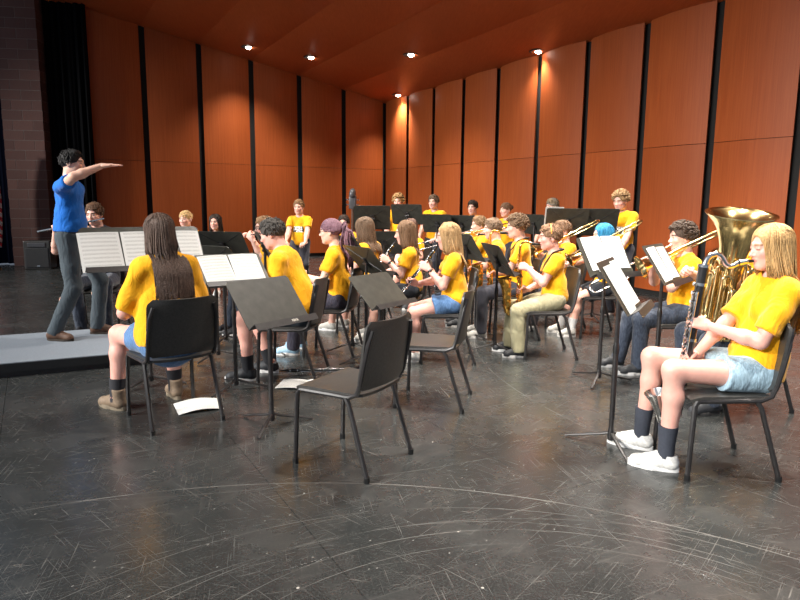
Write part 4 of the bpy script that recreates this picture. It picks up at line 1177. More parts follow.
def bass_clarinet(label, W, lips):
    t = inst('bass_clarinet', label, 'bass clarinet', W, lips)
    a = Vector((0, 0.262, -0.03)); e = Vector((0, 0.352, -0.87)); d = (e - a).normalized()
    M = frame(a, d, (1, 0, 0)); L = (e - a).length
    part('mouthpiece', 'bc_mp', lambda b: b.tube([(0, -0.01, 0.0), (0, 0.05, -0.004), (0, 0.085, -0.012)], [0.006, 0.013, 0.0145], 12), M_RUBB, t)
    part('ligature', 'bc_lig', lambda b: b.tube([(0, 0.032, -0.002), (0, 0.078, -0.010)], [0.0145, 0.0165], 12), M_SILV, t)
    part('neck', 'bc_neck', lambda b: b.tube([(0, 0.075, -0.009), (0, 0.105, -0.026), (0, 0.128, -0.030), (0, 0.148, -0.018), (0, 0.163, 0.008), (0, 0.180, 0.028), (0, 0.205, 0.036), (0, 0.232, 0.028), (0, 0.250, 0.008), a], [0.013, 0.013, 0.0135, 0.014, 0.014, 0.0145, 0.015, 0.0155, 0.016, 0.017], 14), M_SILV, t)
    part('body', 'bc_body', lambda b: b.lathe([(0, 0), (0.027, 0), (0.027, L * 0.5), (0.0285, L), (0, L)], 18, M), M_EBON, t)
    for z in (0.0, 0.10, L * 0.48, L - 0.01):
        part('ring', ('bc_ring', z), lambda b: b.lathe([(0.0275, z - 0.008), (0.031, z - 0.008), (0.031, z + 0.008), (0.0275, z + 0.008)], 18, M), M_SILV, t)
    def keys(b):
        for side, n0 in ((1, (0, 1, 0)), (-1, (0, 1, 0))):
            for dx in (0.6, 1.0):
                x = side * 0.030 * dx; y = -0.02 * (1.2 - dx)
                b.tube([M @ Vector((x, -0.02, 0.14)), M @ Vector((x * 1.1, -0.022, 0.4)), M @ Vector((x, -0.02, L - 0.06))], 0.003, 6)
        for i in range(15):
            z = 0.10 + (L - 0.16) * i / 14
            for k, (x, y, r_) in enumerate(((0.0, -0.034, 0.012), (-0.026, -0.024, 0.0085), (0.033, 0.004, 0.009))):
                if (i + k) % 3 == 1 and k: continue
                b.lathe([(0, 0.006), (r_ * 0.8, 0.006), (r_, 0.001), (r_, -0.004), (0, -0.004)], 10, M @ frame((x, y, z), (x, y, 0)))
            b.tube([M @ Vector((-0.024, -0.026, z)), M @ Vector((-0.014, -0.034, z + 0.03))], 0.0026, 5)
    part('keywork', 'bc_keys', keys, M_SILV, t)
    def bell(b):
        p0 = e - d * 0.02; pts = [p0, p0 + d * 0.03, p0 + d * 0.055 + Vector((0, 0.03, 0.0)), p0 + d * 0.05 + Vector((0, 0.065, 0.005)), p0 + Vector((0, 0.09, 0.02)), p0 + Vector((0, 0.105, 0.07)), p0 + Vector((0, 0.118, 0.12))]
        b.tube(pts, [0.0235, 0.025, 0.028, 0.031, 0.035, 0.045, 0.068], 18, cap=False)
    part('bell', 'bc_bell', bell, M_SILV, t)
    part('floor_peg', 'bc_peg', lambda b: b.tube([e + Vector((0, 0.03, -0.04)), e + Vector((0, 0.045, -lips[2] + 0.86 + 0.005))], 0.005, 8), M_SILV, t)
    return t, a, d
def saxophone(label, W, lips, size=1.0, yaw=0.0, group='saxophones'):
    t = inst('saxophone', label, 'saxophone', W, lips, Matrix.Rotation(yaw, 4, 'Z'), group)
    z = size
    k = round(size, 2)
    part('mouthpiece', ('sx_mp', k), lambda b: b.tube([(0, -0.012, 0.0), (0, 0.04, 0.004), (0, 0.085, 0.008)], [0.006, 0.013, 0.0145], 12), M_RUBB, t)
    part('neck', ('sx_neck', k), lambda b: b.tube([(0, 0.075, 0.007), (0, 0.11, 0.022), (0, 0.145, 0.026), (0, 0.172, 0.012), (0.004, 0.186, -0.015), (0.006, 0.190, -0.045)], [0.010, 0.0105, 0.011, 0.012, 0.0125, 0.013], 12), M_SAXB, t)
    A = Vector((0.006, 0.190, -0.04)); Bm = Vector((0.055, 0.16, -0.56 * z))
    part('body', ('sx_body', k), lambda b: b.tube([A, A.lerp(Bm, 0.5), Bm], [0.0145, 0.022, 0.031], 16, cap=False), M_SAXB, t)
    f_ = Vector((0.02, 0.10, 0)).normalized()
    part('bow', ('sx_bow', k), lambda b: b.tube(arc(Bm + f_ * 0.06, -f_, (0, 0, -1), 0.06, 0, PI, 10), [0.031 + 0.0006 * i for i in range(11)], 16, cap=False), M_SAXB, t)
    Be = Bm + f_ * 0.12
    part('bell', ('sx_bell', k), lambda b: b.tube([Be, Be + Vector((0, 0.006, 0.08)), Be + Vector((0, 0.012, 0.16)), Be + Vector((0, 0.020, 0.22)), Be + Vector((0, 0.03, 0.26)), Be + Vector((0, 0.035, 0.275)), Be + Vector((0, 0.030, 0.268))], [0.037, 0.040, 0.045, 0.052, 0.062, 0.072, 0.066], 20, cap=False), M_SAXB, t)
    def keys(b):
        dd = (Bm - A)
        for i in range(9):
            c = A + dd * (0.10 + 0.10 * i); n = Vector((-0.6 if i % 3 == 2 else 0.15, 0.8, 0)).normalized() if i % 2 else Vector((-0.5, 0.7, 0)).normalized(); r_ = 0.010 + 0.0012 * i; rb = 0.0145 + 0.0165 * (0.1 + 0.1 * i)
            b.lathe([(0, 0.008), (r_ * 0.5, 0.009), (r_, 0.004), (r_, -0.003), (0, -0.003)], 10, frame(c + n * (rb + 0.003), n))
        for s_ in (-1, 1):
            b.tube([A + Vector((s_ * 0.022, 0.012, -0.05)), A + dd * 0.5 + Vector((s_ * 0.032, 0.014, 0)), A + dd * 0.92 + Vector((s_ * 0.040, 0.014, 0))], 0.0032, 6)
        for i in range(3):
            b.lathe([(0, 0.008), (0.022, 0.007), (0.025, 0.0), (0, -0.003)], 12, frame(Be + Vector((-0.048, 0.0, 0.03 + 0.07 * i)), (-1, 0.2, 0)))
            b.tube([Be + Vector((-0.05, 0.0, 0.03 + 0.07 * i)), Be + Vector((-0.045, -0.06, 0.05 + 0.07 * i))], 0.003, 5)
    part('keywork', ('sx_keys', k), keys, M_SAXB, t)
    return t, A, Bm
def trombone(label, W, lips, pitch=0.35, yaw=0.0, ext=0.0, roll=0.0, group='trombones'):
    Rm = Matrix.Rotation(yaw, 4, 'Z') @ Matrix.Rotation(-pitch, 4, 'X') @ Matrix.Rotation(roll, 4, 'Y')
    t = inst('trombone', label, 'trombone', W, lips, Rm, group); k = round(ext, 2)
    L = 0.70 + ext
    part('mouthpiece', 'tb_mp', lambda b: b.tube([(0, -0.004, 0), (0, 0.012, 0), (0, 0.03, 0), (0, 0.07, 0)], [0.013, 0.0125, 0.006, 0.0055], 12), M_SILV, t)
    part('slide', ('tb_slide', k), lambda b: b.tube([(0, 0.05, 0), (0, L, 0)] + [tuple(p) for p in arc((-0.045, L + 0.02, 0), (1, 0, 0), (0, 1, 0), 0.045, 0, PI, 8)] + [(-0.09, L, 0), (-0.09, 0.05, 0)], 0.0078, 8), M_SILV, t)
    for y in (0.10, 0.20 + ext):
        part('slide_brace', 'tb_brace', lambda b: b.tube([(0, 0, 0), (-0.09, 0, 0)], 0.005, 6), M_SILV, t, (0, y, 0))
    part('bell_section', 'tb_bs', lambda b: b.tube([(-0.09, 0.06, 0), (-0.09, -0.10, 0.0), (-0.09, -0.42, 0.0)] + [tuple(p) for p in arc((-0.09, -0.44, 0.075), (0, 0, -1), (0, -1, 0), 0.075, 0, PI, 8)] + [(-0.09, -0.40, 0.15), (-0.09, 0.05, 0.15)], [0.008] * 3 + [0.0085] * 9 + [0.010, 0.014], 10), M_BRASS, t)
    part('bell', 'tb_bell', lambda b: b.lathe([(0.014, 0.0), (0.018, 0.10), (0.026, 0.19), (0.040, 0.25), (0.064, 0.295), (0.095, 0.318), (0.102, 0.320), (0.098, 0.322), (0.062, 0.299), (0.024, 0.195)], 24, frame((-0.09, 0.04, 0.15), (0, 1, 0))), M_BRASS, t)
    for y in (-0.06, -0.34):
        part('cross_stay', 'tb_stay', lambda b: b.tube([(-0.09, 0, 0.0), (-0.09, 0, 0.15)], 0.005, 6), M_BRASS, t, (0, y, 0))
    return t
def flute(label, W, lips, d, group='flutes'):
    M = frame((0, 0, 0), d, (0, 0, 1)).to_3x3().to_4x4()
    t = inst('flute', label, 'flute', W, lips, M, group)
    part('head_joint', 'fl_head', lambda b: [b.lathe([(0, -0.14), (0.0095, -0.14), (0.0095, 0.10), (0, 0.10)], 12), b.ball((0.004, 0, 0.0), (0.012, 0.014, 0.022), 8)], M_SILV, t)
    part('body', 'fl_body', lambda b: b.lathe([(0, 0.10), (0.0108, 0.10), (0.0098, 0.13), (0.0098, 0.44), (0.0108, 0.445), (0.0098, 0.455), (0.0098, 0.545), (0, 0.545)], 12), M_SILV, t)
    part('keywork', 'fl_keys', lambda b: [b.lathe([(0, 0.006), (0.0075, 0.005), (0.0085, 0.0), (0, -0.003)], 8, frame((0.0115, 0, 0.16 + 0.026 * i), (1, 0, 0))) for i in range(14)] + [b.tube([(0.004, 0.012, 0.14), (0.004, 0.012, 0.53)], 0.0025, 6)], M_SILV, t)
    return t
def trumpet(label, W, lips, pitch=0.2, yaw=0.0, group='trumpets'):
    t = inst('trumpet', label, 'trumpet', W, lips, Matrix.Rotation(yaw, 4, 'Z') @ Matrix.Rotation(-pitch, 4, 'X'), group)
    part('mouthpiece', 'tp_mp', lambda b: b.tube([(0, -0.004, 0), (0, 0.012, 0), (0, 0.03, 0), (0, 0.08, 0)], [0.011, 0.010, 0.0055, 0.005], 10), M_SILV, t)
    part('leadpipe', 'tp_lead', lambda b: b.tube([(0, 0.07, 0), (0, 0.33, 0)] + [tuple(p) for p in arc((0, 0.33, -0.035), (0, 0, 1), (0, 1, 0), 0.035, 0, PI, 8)] + [(0, 0.15, -0.07)], 0.006, 8), M_BRASS, t)
    part('bell', 'tp_bell', lambda b: [b.tube([tuple(p) for p in arc((0, 0.10, -0.035), (0, 0, -1), (0, -1, 0), 0.05, 0, PI, 8)] + [(0, 0.2, 0.015)], 0.0065, 8), b.lathe([(0.0065, 0.0), (0.009, 0.12), (0.014, 0.20), (0.028, 0.26), (0.050, 0.285), (0.061, 0.290), (0.045, 0.284), (0.012, 0.20)], 20, frame((0, 0.19, 0.015), (0, 1, 0)))], M_BRASS, t)
    part('valves', 'tp_valves', lambda b: [b.lathe([(0, 0.10), (0.008, 0.10), (0.008, 0.085), (0.003, 0.085), (0.003, 0.055), (0.0095, 0.05), (0.0095, -0.09), (0, -0.09)], 10, Matrix.Translation((0.012, 0.17 + 0.022 * i, -0.02))) for i in range(3)], M_BRASS, t)
    return t
def tuba(label, loc, rz):
    """stands upright in the player's lap; built about the bell's axis, +Y away from the player"""
    t = thing('tuba', label, 'tuba', mw=Matrix.Translation(loc) @ Matrix.Rotation(R(11), 4, 'X') @ Matrix.Rotation(rz, 4, 'Z'))
    def bell(b):
        pr = [(0.208, 1.392), (0.216, 1.402), (0.218, 1.398), (0.200, 1.378), (0.166, 1.345), (0.136, 1.300), (0.114, 1.250), (0.098, 1.190), (0.084, 1.110), (0.073, 1.02), (0.065, 0.92), (0.060, 0.82), (0.057, 0.74)]
        b.lathe(pr + [(0.053, 0.75), (0.061, 0.92), (0.080, 1.11), (0.094, 1.19), (0.110, 1.25), (0.132, 1.30), (0.162, 1.347), (0.197, 1.384), (0.208, 1.392)], 40)
    part('bell', 'tu_bell', bell, M_BRASS, t)
    part('bottom_bow', 'tu_bow', lambda b: b.tube([(0, 0, 0.76)] + [tuple(p) for p in arc((0.105, 0.0, 0.66), (-1, 0, 0), (0, 0, -1), 0.105, 0, PI, 12)] + [(0.21, 0, 0.76)], [0.057 - 0.001 * i for i in range(15)], 18, cap=False), M_BRASS, t)
    part('outer_branch', 'tu_out', lambda b: b.tube([(0.21, 0, 0.74), (0.212, 0, 0.90), (0.20, 0.0, 1.02)] + [tuple(p) for p in arc((0.125, 0.03, 1.03), (1, 0, 0), (0, 0, 1), 0.075, 0, PI, 10)] + [(0.05, 0.085, 0.95), (0.05, 0.09, 0.72)], [0.045, 0.043, 0.040] + [0.038 - 0.001 * i for i in range(11)] + [0.027, 0.025], 14), M_BRASS, t)
    def tubing(b):
        for i, (x, y, z0, z1, r_, wd) in enumerate(((0.06, -0.085, 0.66, 1.02, 0.0105, 0.045), (-0.03, -0.095, 0.60, 1.06, 0.0105, 0.05), (-0.12, -0.085, 0.62, 1.00, 0.011, 0.045), (0.10, 0.02, 0.62, 1.05, 0.013, 0.05), (-0.15, 0.07, 0.58, 0.96, 0.012, 0.05), (0.02, 0.10, 0.60, 0.99, 0.014, 0.055), (-0.075, -0.115, 0.74, 1.00, 0.0095, 0.035), (0.11, -0.05, 0.72, 1.08, 0.010, 0.03))):
            pts = [(x - wd, y, z1 - 0.04)] + [(x - wd, y, z0 + wd)] + [tuple(p) for p in arc((x, y, z0 + wd), (-1, 0, 0), (0, 0, -1), wd, 0, PI, 8)] + [(x + wd, y, z1 - wd)] + [tuple(p) for p in arc((x, y, z1 - wd), (1, 0, 0), (0, 0, 1), wd, 0, PI, 8)]
            b.tube(pts, r_, 10)
        for i, (x, y, z0, z1, r_, wd) in enumerate(((-0.125, -0.075, 0.66, 1.06, 0.010, 0.030), (-0.115, 0.005, 0.56, 1.10, 0.012, 0.040), (-0.135, 0.085, 0.62, 1.02, 0.010, 0.030), (-0.150, -0.03, 0.72, 0.98, 0.009, 0.022), (-0.155, 0.045, 0.66, 0.93, 0.009, 0.024), (-0.10, 0.12, 0.70, 1.08, 0.010, 0.022))):
            pts = [(x, y - wd, z1 - 0.04), (x, y - wd, z0 + wd)] + [tuple(p) for p in arc((x, y, z0 + wd), (0, -1, 0), (0, 0, -1), wd, 0, PI, 8)] + [(x, y + wd, z1 - wd)] + [tuple(p) for p in arc((x, y, z1 - wd), (0, 1, 0), (0, 0, 1), wd, 0, PI, 8)]
            b.tube(pts, r_, 10)
    part('valve_tubing', 'tu_tub', tubing, M_BRASS, t)
    for i in range(4):
        def valve(b):
            x = -0.10 + 0.052 * i
            b.lathe([(0, 1.03), (0.013, 1.03), (0.014, 1.02), (0.004, 1.015), (0.004, 0.975), (0.020, 0.97), (0.021, 0.955), (0.0185, 0.95), (0.0185, 0.76), (0.021, 0.755), (0.021, 0.735), (0, 0.73)], 16, Matrix.Translation((x, -0.14, 0)))
            b.tube([(x, -0.12, 0.90), (x, -0.085, 0.90)], 0.010, 8); b.tube([(x, -0.12, 0.82), (x, -0.09, 0.82)], 0.010, 8)
        part('valve', ('tu_valv', i), valve, M_SILV, t)
    part('leadpipe', 'tu_lead', lambda b: b.tube([(0.10, -0.20, 1.125), (0.11, -0.10, 1.12), (0.135, 0.02, 1.09), (0.14, 0.05, 1.0), (0.12, -0.02, 0.93), (0.06, -0.12, 0.90)], 0.009, 10), M_BRASS, t)
    part('mouthpiece', 'tu_mp', lambda b: b.tube([(0.095, -0.262, 1.128), (0.097, -0.245, 1.127), (0.098, -0.225, 1.126), (0.10, -0.195, 1.125)], [0.018, 0.016, 0.008, 0.007], 12), M_SILV, t)
    for z in (0.82, 0.93):
        part('brace', 'tu_brc', lambda b: b.tube([(0.05, 0, 0), (0.20, 0, 0)], 0.008, 6), M_BRASS, t, (0, 0, z))
    return t
def double_bass(label, loc, rz):
    t = thing('double_bass', label, 'double bass', loc, rz)
    wd = mat('dark_bass_varnish', (0.06, 0.03, 0.018), 0.3); eb = mat('weathered_ebony', (0.045, 0.042, 0.045), 0.4)
    def body(b):
        pr = [(0.0, 0.05), (0.16, 0.07), (0.27, 0.16), (0.29, 0.28), (0.24, 0.40), (0.18, 0.48), (0.185, 0.56), (0.215, 0.66), (0.20, 0.78), (0.12, 0.88), (0.03, 0.93), (0, 0.935)]
        b.lathe(pr, 28, Matrix.Diagonal((1, 0.36, 1.0, 1)))
    part('body', 'db_body', body, wd, t)
    part('endpin', 'db_pin', lambda b: b.tube([(0, 0, 0.0), (0, 0, 0.07)], 0.006, 8), M_SILV, t)
    part('neck', 'db_neck', lambda b: b.tube([(0, -0.05, 0.86), (0, -0.06, 1.10), (0, -0.06, 1.34)], [0.030, 0.027, 0.024], 10), wd, t)
    part('fingerboard', 'db_fb', lambda b: b.bbox((0, -0.10, 1.02), (0.065, 0.025, 0.66), 0.006), eb, t)
    part('scroll', 'db_scroll', lambda b: [b.bbox((0, -0.06, 1.42), (0.115, 0.08, 0.22), 0.014), b.tube([tuple(p) for p in arc((0, -0.075, 1.55), (0, 1, 0), (0, 0, 1), 0.055, -0.6, 4.4, 14)], [0.052 - 0.0018 * i for i in range(15)], 10)], eb, t)
    part('tuning_machines', 'db_tune', lambda b: [b.tube([(-sx * 0.05, -0.06, z), (-sx * 0.10, -0.06, z)], 0.006, 6) for sx in (-1, 1) for z in (1.38, 1.46)] + [b.ball((sx * 0.105, -0.06, z), (0.008, 0.02, 0.024), 8) for sx in (-1, 1) for z in (1.38, 1.46)], M_SILV, t)
    part('strings', 'db_str', lambda b: [b.tube([(x, -0.13, 0.30), (x * 0.6, -0.118, 1.34)], 0.0016, 4) for x in (-0.024, -0.008, 0.008, 0.024)], M_SILV, t)
    return t
# ------------------------------------------------------------------ the band
def seatfor(loc, rz, label, dy=0.08):
    return chair(label, (loc[0] - math.sin(rz) * dy, loc[1] + math.cos(rz) * dy), rz)
def hold_clarinet(g, d, a=0.24, b=0.43):
    d = nrm(d); l = g.mouth
    L = grab(l + d * a, (0.15, 0.75, 0.45), (-0.9, 0.1, 0.35)); Rr = grab(l + d * b, (-0.15, 0.85, 0.35), (0.9, 0.1, 0.3))
    return {'L': (*L, 'curl'), 'R': (*Rr, 'curl')}
DENIM = ('shorts', 'blue_denim_shorts', (0.07, 0.15, 0.30), 'denim', 0.50)
LDENIM = ('shorts', 'washed_denim_shorts', (0.26, 0.38, 0.46), 'denim', 0.46)
JEANS = ('trousers', 'dark_jeans', (0.022, 0.030, 0.048), 'denim')
GREYT = ('trousers', 'charcoal_trousers', (0.035, 0.035, 0.045), 'knit')
KHAKI = ('trousers', 'khaki_trousers', (0.34, 0.31, 0.19), 'knit', 0.075)
BLKS = ('shorts', 'black_shorts', (0.02, 0.024, 0.032), 'knit', 0.62)
WHITE_S = ('sneaker', 'white_shoe', (0.66, 0.65, 0.62)); BLACK_S = ('sneaker', 'black_shoe', (0.014, 0.016, 0.02)); GREY_S = ('sneaker', 'grey_shoe', (0.38, 0.37, 0.34))
BOOT = ('boot', 'tan_boot', (0.20, 0.14, 0.09)); BROWN = ('oxford', 'brown_shoe', (0.09, 0.042, 0.022))
BRN = (0.11, 0.055, 0.028); DKB = (0.030, 0.018, 0.012); BLD = (0.50, 0.31, 0.13); LBR = (0.22, 0.12, 0.055); GRY = (0.06, 0.052, 0.045)

# --- nearest player: bass clarinet, right edge
loc, rz = (1.95, 3.42), R(90)
g = rig('sit', 1.03, -0.14, hd=(0, 0.10, 0), fem=True)
W = world_of(loc, rz)
_, a, d = bass_clarinet('long black bass clarinet with curved silver neck held by nearest player', W, g.mouth)
tp = lambda s_: v3(g.mouth) + v3(a) + v3(d) * s_
person('person in yellow t-shirt and light denim shorts playing bass clarinet, nearest at right edge', loc, rz, g,
       {'L': (*grab(tp(0.31), (0.35, 0.85, 0.30), (-0.85, 0.2, 0.5)), 'curl'), 'R': (*grab(tp(0.52), (-0.35, 0.9, 0.1), (0.75, 0.1, 0.6)), 'curl')},
       legs=1.12, feet=((-0.11, 0.50, -0.45), (0.20, 0.52, -0.55)), poles={'L': (-0.5, -0.35, -1.0), 'R': (0.6, -0.3, -1)},
       bottom=LDENIM, hairs=('long', (0.50, 0.31, 0.13)), hl=0.46, shoes=WHITE_S, sock=(0.035, 0.04, 0.055), sock_h=0.17, skin='pink', res=0.0085, shut=True, seed=3, dens=2.4, sleeve=0.80)
chair('black chair under the bass clarinet player at right edge', (1.735, 3.40), rz)

# --- seen from behind at left
loc, rz = (-1.49, 4.088), R(40)
g = rig('sit', 1.05, 0.10, fem=True, hd=(0.15, 0.15, 0))
person('person in yellow t-shirt and denim shorts seated with back turned, tan boots', loc, rz, g,
       {'L': (g.P + v3((-0.16, 0.34, 0.22)), (0.5, 0.8, 0.3), (-0.5, 0, 0.8), 'curl'), 'R': (g.P + v3((0.16, 0.34, 0.20)), (-0.5, 0.8, 0.3), (0.5, 0, 0.8), 'curl')},
       feet=((-0.24, 0.42, 0.35), (0.17, 0.43, -0.1)), bottom=DENIM, hairs=('long', (0.085, 0.052, 0.038)), hl=0.52, shoes=BOOT, sole=(0.20, 0.16, 0.11), sock=(0.02, 0.02, 0.025), sock_h=0.13, skin='pink', fat=1.32, res=0.010, seed=5, dens=2.4, sleeve=0.95)
chair('black chair holding the person with back turned and tan boots', (-1.50, 4.10), rz)

# --- conductor
loc, rz = (-3.09, 6.02), R(-82)
g = rig('stand', 1.035, 0.03, hd=(0, 0.02, 0))
g.PB = 0.123
person('person in blue polo and grey trousers conducting with raised arm on podium', loc, rz, g,
       {'R': (v3((0.30, 0.40, 1.60)), (-0.1, 0.98, 0.12), (0.1, -0.1, 1), 'flat'), 'L': (v3((-0.20, 0.10, 1.00)), (0.1, 0.8, -0.6), (-0.8, 0, 0.3), 'relaxed')},
       poles={'R': (1.0, -0.55, -0.25)}, feet=((-0.14, 0.14, 0.1), (0.14, -0.16, -0.25)), bottom=('trousers', 'slate_trousers', (0.055, 0.072, 0.085), 'knit', 0.066), shirt=('blue_polo', (0.006, 0.14, 0.55)), collar=True,
       hairs=('short', (0.014, 0.012, 0.011)), shoes=BROWN, sole=(0.03, 0.02, 0.012), skin='light', res=0.0105, seed=7, base_z=0.123, extras=(('belt',),))

# --- flute behind the conductor
loc, rz = (-3.36, 7.15), R(192)
g = rig('sit', 1.14, 0.04, hd=(-0.25, 0.12, 0))
W = world_of(loc, rz); fd = nrm((0.95, 0.02, -0.20))
person('person in dark top playing flute, mostly hidden behind the conductor', loc, rz, g,
       {'R': (*grab(g.mouth + fd * 0.36, (-0.3, 0.8, 0.5), (0.3, -0.6, 0.7)), 'curl'), 'L': (*grab(g.mouth + fd * 0.2, (0.6, 0.3, 0.6), (-0.5, 0.8, 0.2)), 'curl')},
       bottom=JEANS, shirt=('dark_tee', (0.02, 0.022, 0.03)), hairs=('short', BRN), shoes=BLACK_S, seed=11, res=0.013)
flute('silver flute sticking out to the left behind the conductor', W, g.mouth + v3((0, 0.012, 0)), fd)
seatfor(loc, rz, 'black chair of the flute player behind the conductor')

# --- second row from the left
loc, rz = (-0.80, 5.12), R(84)
g = rig('sit', 1.02, 0.30, hd=(-0.10, 0.30, 0))
person('person in yellow t-shirt leaning forward, dark shorts and black shoes', loc, rz, g,
       {'L': (g.P + v3((-0.12, 0.40, 0.20)), (0.4, 0.8, 0.4), (-0.8, 0, 0.5), 'curl'), 'R': (g.P + v3((0.12, 0.40, 0.16)), (-0.4, 0.8, 0.4), (0.8, 0, 0.5), 'curl')},
       feet=((-0.16, 0.40, 0.15), (0.10, 0.30, -0.1)), bottom=('shorts', 'slate_shorts', (0.04, 0.055, 0.075), 'knit', 0.8), hairs=('short', GRY), shoes=BLACK_S, sock=(0.015, 0.016, 0.02), skin='pink', fat=1.15, res=0.010, seed=13, sleeve=0.75)
seatfor(loc, rz, 'black chair under the person leaning forward in dark shorts')

loc, rz = (-0.56, 5.95), R(82)
g = rig('sit', 0.92, 0.10, hd=(-0.05, 0.05, 0), fem=True)
person('person in yellow t-shirt and glasses seated just behind the leaning player', loc, rz, g,
       {'L': (g.P + v3((-0.10, 0.32, 0.20)), (0.5, 0.7, 0.5), (-0.8, 0, 0.5), 'curl')},
       bottom=('trousers', 'floral_trousers', (0.035, 0.032, 0.05), 'denim'), hairs=('pony', (0.21, 0.11, 0.14)), hl=0.36, shoes=('sneaker', 'blue_shoe', (0.30, 0.48, 0.62)), skin='light', res=0.011, seed=17, extras=(('glasses',),), dens=1.3)
seatfor(loc, rz, 'black chair of the player in glasses beside leaning player')

loc, rz = (-1.42, 7.05), R(118)
g = rig('sit', 0.90, 0.05, hd=(0, 0.1, 0))
W = world_of(loc, rz); fd = nrm((0.97, 0.1, -0.1))
person('person in yellow t-shirt playing flute behind the slanted stand, left of leaning player', loc, rz, g,
       {'R': (*grab(g.mouth + fd * 0.36, (-0.3, 0.8, 0.5), (0.3, -0.6, 0.7)), 'curl'), 'L': (*grab(g.mouth + fd * 0.2, (0.6, 0.3, 0.6), (-0.5, 0.8, 0.2)), 'curl')},
       bottom=JEANS, hairs=('short', LBR), shoes=BLACK_S, seed=19, res=0.013, extras=(('glasses',),))
flute('bright silver flute beside the head of the leaning player', W, g.mouth + v3((0, 0.012, 0)), fd)
seatfor(loc, rz, 'black chair of the flute player behind slanted stand')

# --- far left faces
loc, rz = (-2.96, 9.0), R(150)
g = rig('sit', 0.95, 0.05, hd=(0.3, 0.05, 0), fem=True)
person('person in yellow t-shirt looking right, far back beside the white page', loc, rz, g, bottom=BLKS, hairs=('bun', (0.55, 0.36, 0.16)), seed=23, res=0.016)
seatfor(loc, rz, 'black chair far back beside the white page')
loc, rz = (-2.86, 10.0), R(176)
g = rig('sit', 0.80, 0.03, fem=True)
person('person facing the camera far back in yellow t-shirt above the dark stands', loc, rz, g, bottom=BLKS, hairs=('long', DKB), hl=0.30, seed=29, res=0.016, dens=0.7)
seatfor(loc, rz, 'black chair of the far player facing the camera at left')

# --- clarinets
def clar_player(lab, clab, chlab, loc, rzd, s, hr, hl, bottom, shoes, seed, d=(0.0, 0.60, -0.80), hd=(0, 0.12, 0), lean=0.05, res=0.011, feet=None, extras=(), sock=None, skin='fair', dens=1.1, hfront=0):
    rz = R(rzd); g = rig('sit', s, lean, hd=hd, fem=True); W = world_of(loc, rz)
    person(lab, loc, rz, g, hold_clarinet(g, d), bottom=bottom, hairs=('long', hr), hl=hl, shoes=shoes, seed=seed, res=res, feet=feet, extras=extras, sock=sock, skin=skin, dens=dens, hfront=hfront)
    clarinet(clab, W, g.mouth, d); seatfor(loc, rz, chlab)
clar_player('person in yellow t-shirt and denim shorts playing clarinet, watch on wrist, front of row', 'black clarinet of the player in denim shorts', 'black chair under the clarinet player in denim shorts',
            (0.50, 5.78), 88, 0.87, (0.42, 0.26, 0.12), 0.30, DENIM, WHITE_S, 31, extras=(('watch', 'L'),), skin='pink', feet=((-0.13, 0.36, 0.1), (0.13, 0.42, -0.1)))
clar_player('person in yellow t-shirt playing clarinet, second in row, behind the slanted stand', 'black clarinet of the second player in the row', 'black chair of the second clarinet player',
            (0.12, 6.62), 88, 0.85, (0.17, 0.095, 0.05), 0.26, BLKS, GREY_S, 37, extras=(('watch', 'L'),))
clar_player('person in yellow t-shirt looking away, playing clarinet behind two slanted stands', 'black clarinet of the player behind two slanted stands', 'black chair of the player behind two slanted stands',
            (-0.32, 6.95), 62, 0.90, (0.14, 0.085, 0.05), 0.30, BLKS, GREY_S, 41, hd=(0, 0.2, 0))

# --- saxophones
def sax_player(lab, slab, chlab, loc, rzd, s, hairs, bottom, shoes, seed, fem=False, res=0.011, size=1.0, lean=0.05, hd=(0, 0.08, 0), feet=None, extras=(), sock=None, sole=(0.75, 0.74, 0.72), strap=True, skin='fair', hl=0.2):
    rz = R(rzd); g = rig('sit', s, lean, hd=hd, fem=fem); W = world_of(loc, rz)
    t, A, Bm = saxophone(slab, W, g.mouth, size)
    A, Bm = v3(A) + g.mouth, v3(Bm) + g.mouth
    p1, p2 = A + (Bm - A) * 0.30, A + (Bm - A) * 0.72
    ex = list(extras) + ([('strap', A + (Bm - A) * 0.35 + v3((0, -0.03, 0)))] if strap else [])
    person(lab, loc, rz, g, {'L': (*grab(p1, (0.25, 0.85, 0.2), (-0.9, 0.1, 0.35)), 'curl'), 'R': (*grab(p2, (-0.2, 0.85, 0.0), (0.9, 0.1, 0.3)), 'curl')},
           bottom=bottom, hairs=hairs, shoes=shoes, seed=seed, res=res, feet=feet, extras=ex, sock=sock, sole=sole, skin=skin, hl=hl)
    seatfor(loc, rz, chlab)
sax_player('person in yellow t-shirt, khaki trousers and headband playing saxophone', 'gold saxophone held by the player in khaki trousers', 'black chair under the saxophone player in khaki trousers',
           (1.46, 5.98), 90, 0.85, ('short', (0.20, 0.11, 0.06)), KHAKI, BLACK_S, 43, fem=True, res=0.010, size=1.08, extras=(('band', (0.8, 0.3, 0.03)),), feet=((-0.12, 0.34, 0.1), (0.12, 0.40, -0.1)), skin='pink')
sax_player('person in yellow t-shirt and charcoal trousers playing saxophone, second in sax row', 'gold saxophone of the player in charcoal trousers', 'black chair of the saxophone player in charcoal trousers',
           (1.30, 6.82), 88, 0.97, ('curly', (0.15, 0.09, 0.05)), GREYT, GREY_S, 47, size=1.1)
sax_player('person in yellow t-shirt and dark shorts playing saxophone, third in sax row', 'gold saxophone of the third player in sax row', 'black chair of the third saxophone player',
           (1.13, 7.42), 88, 0.88, ('short', (0.16, 0.10, 0.06)), BLKS, BLACK_S, 53, sock=(0.02, 0.02, 0.03), strap=False)

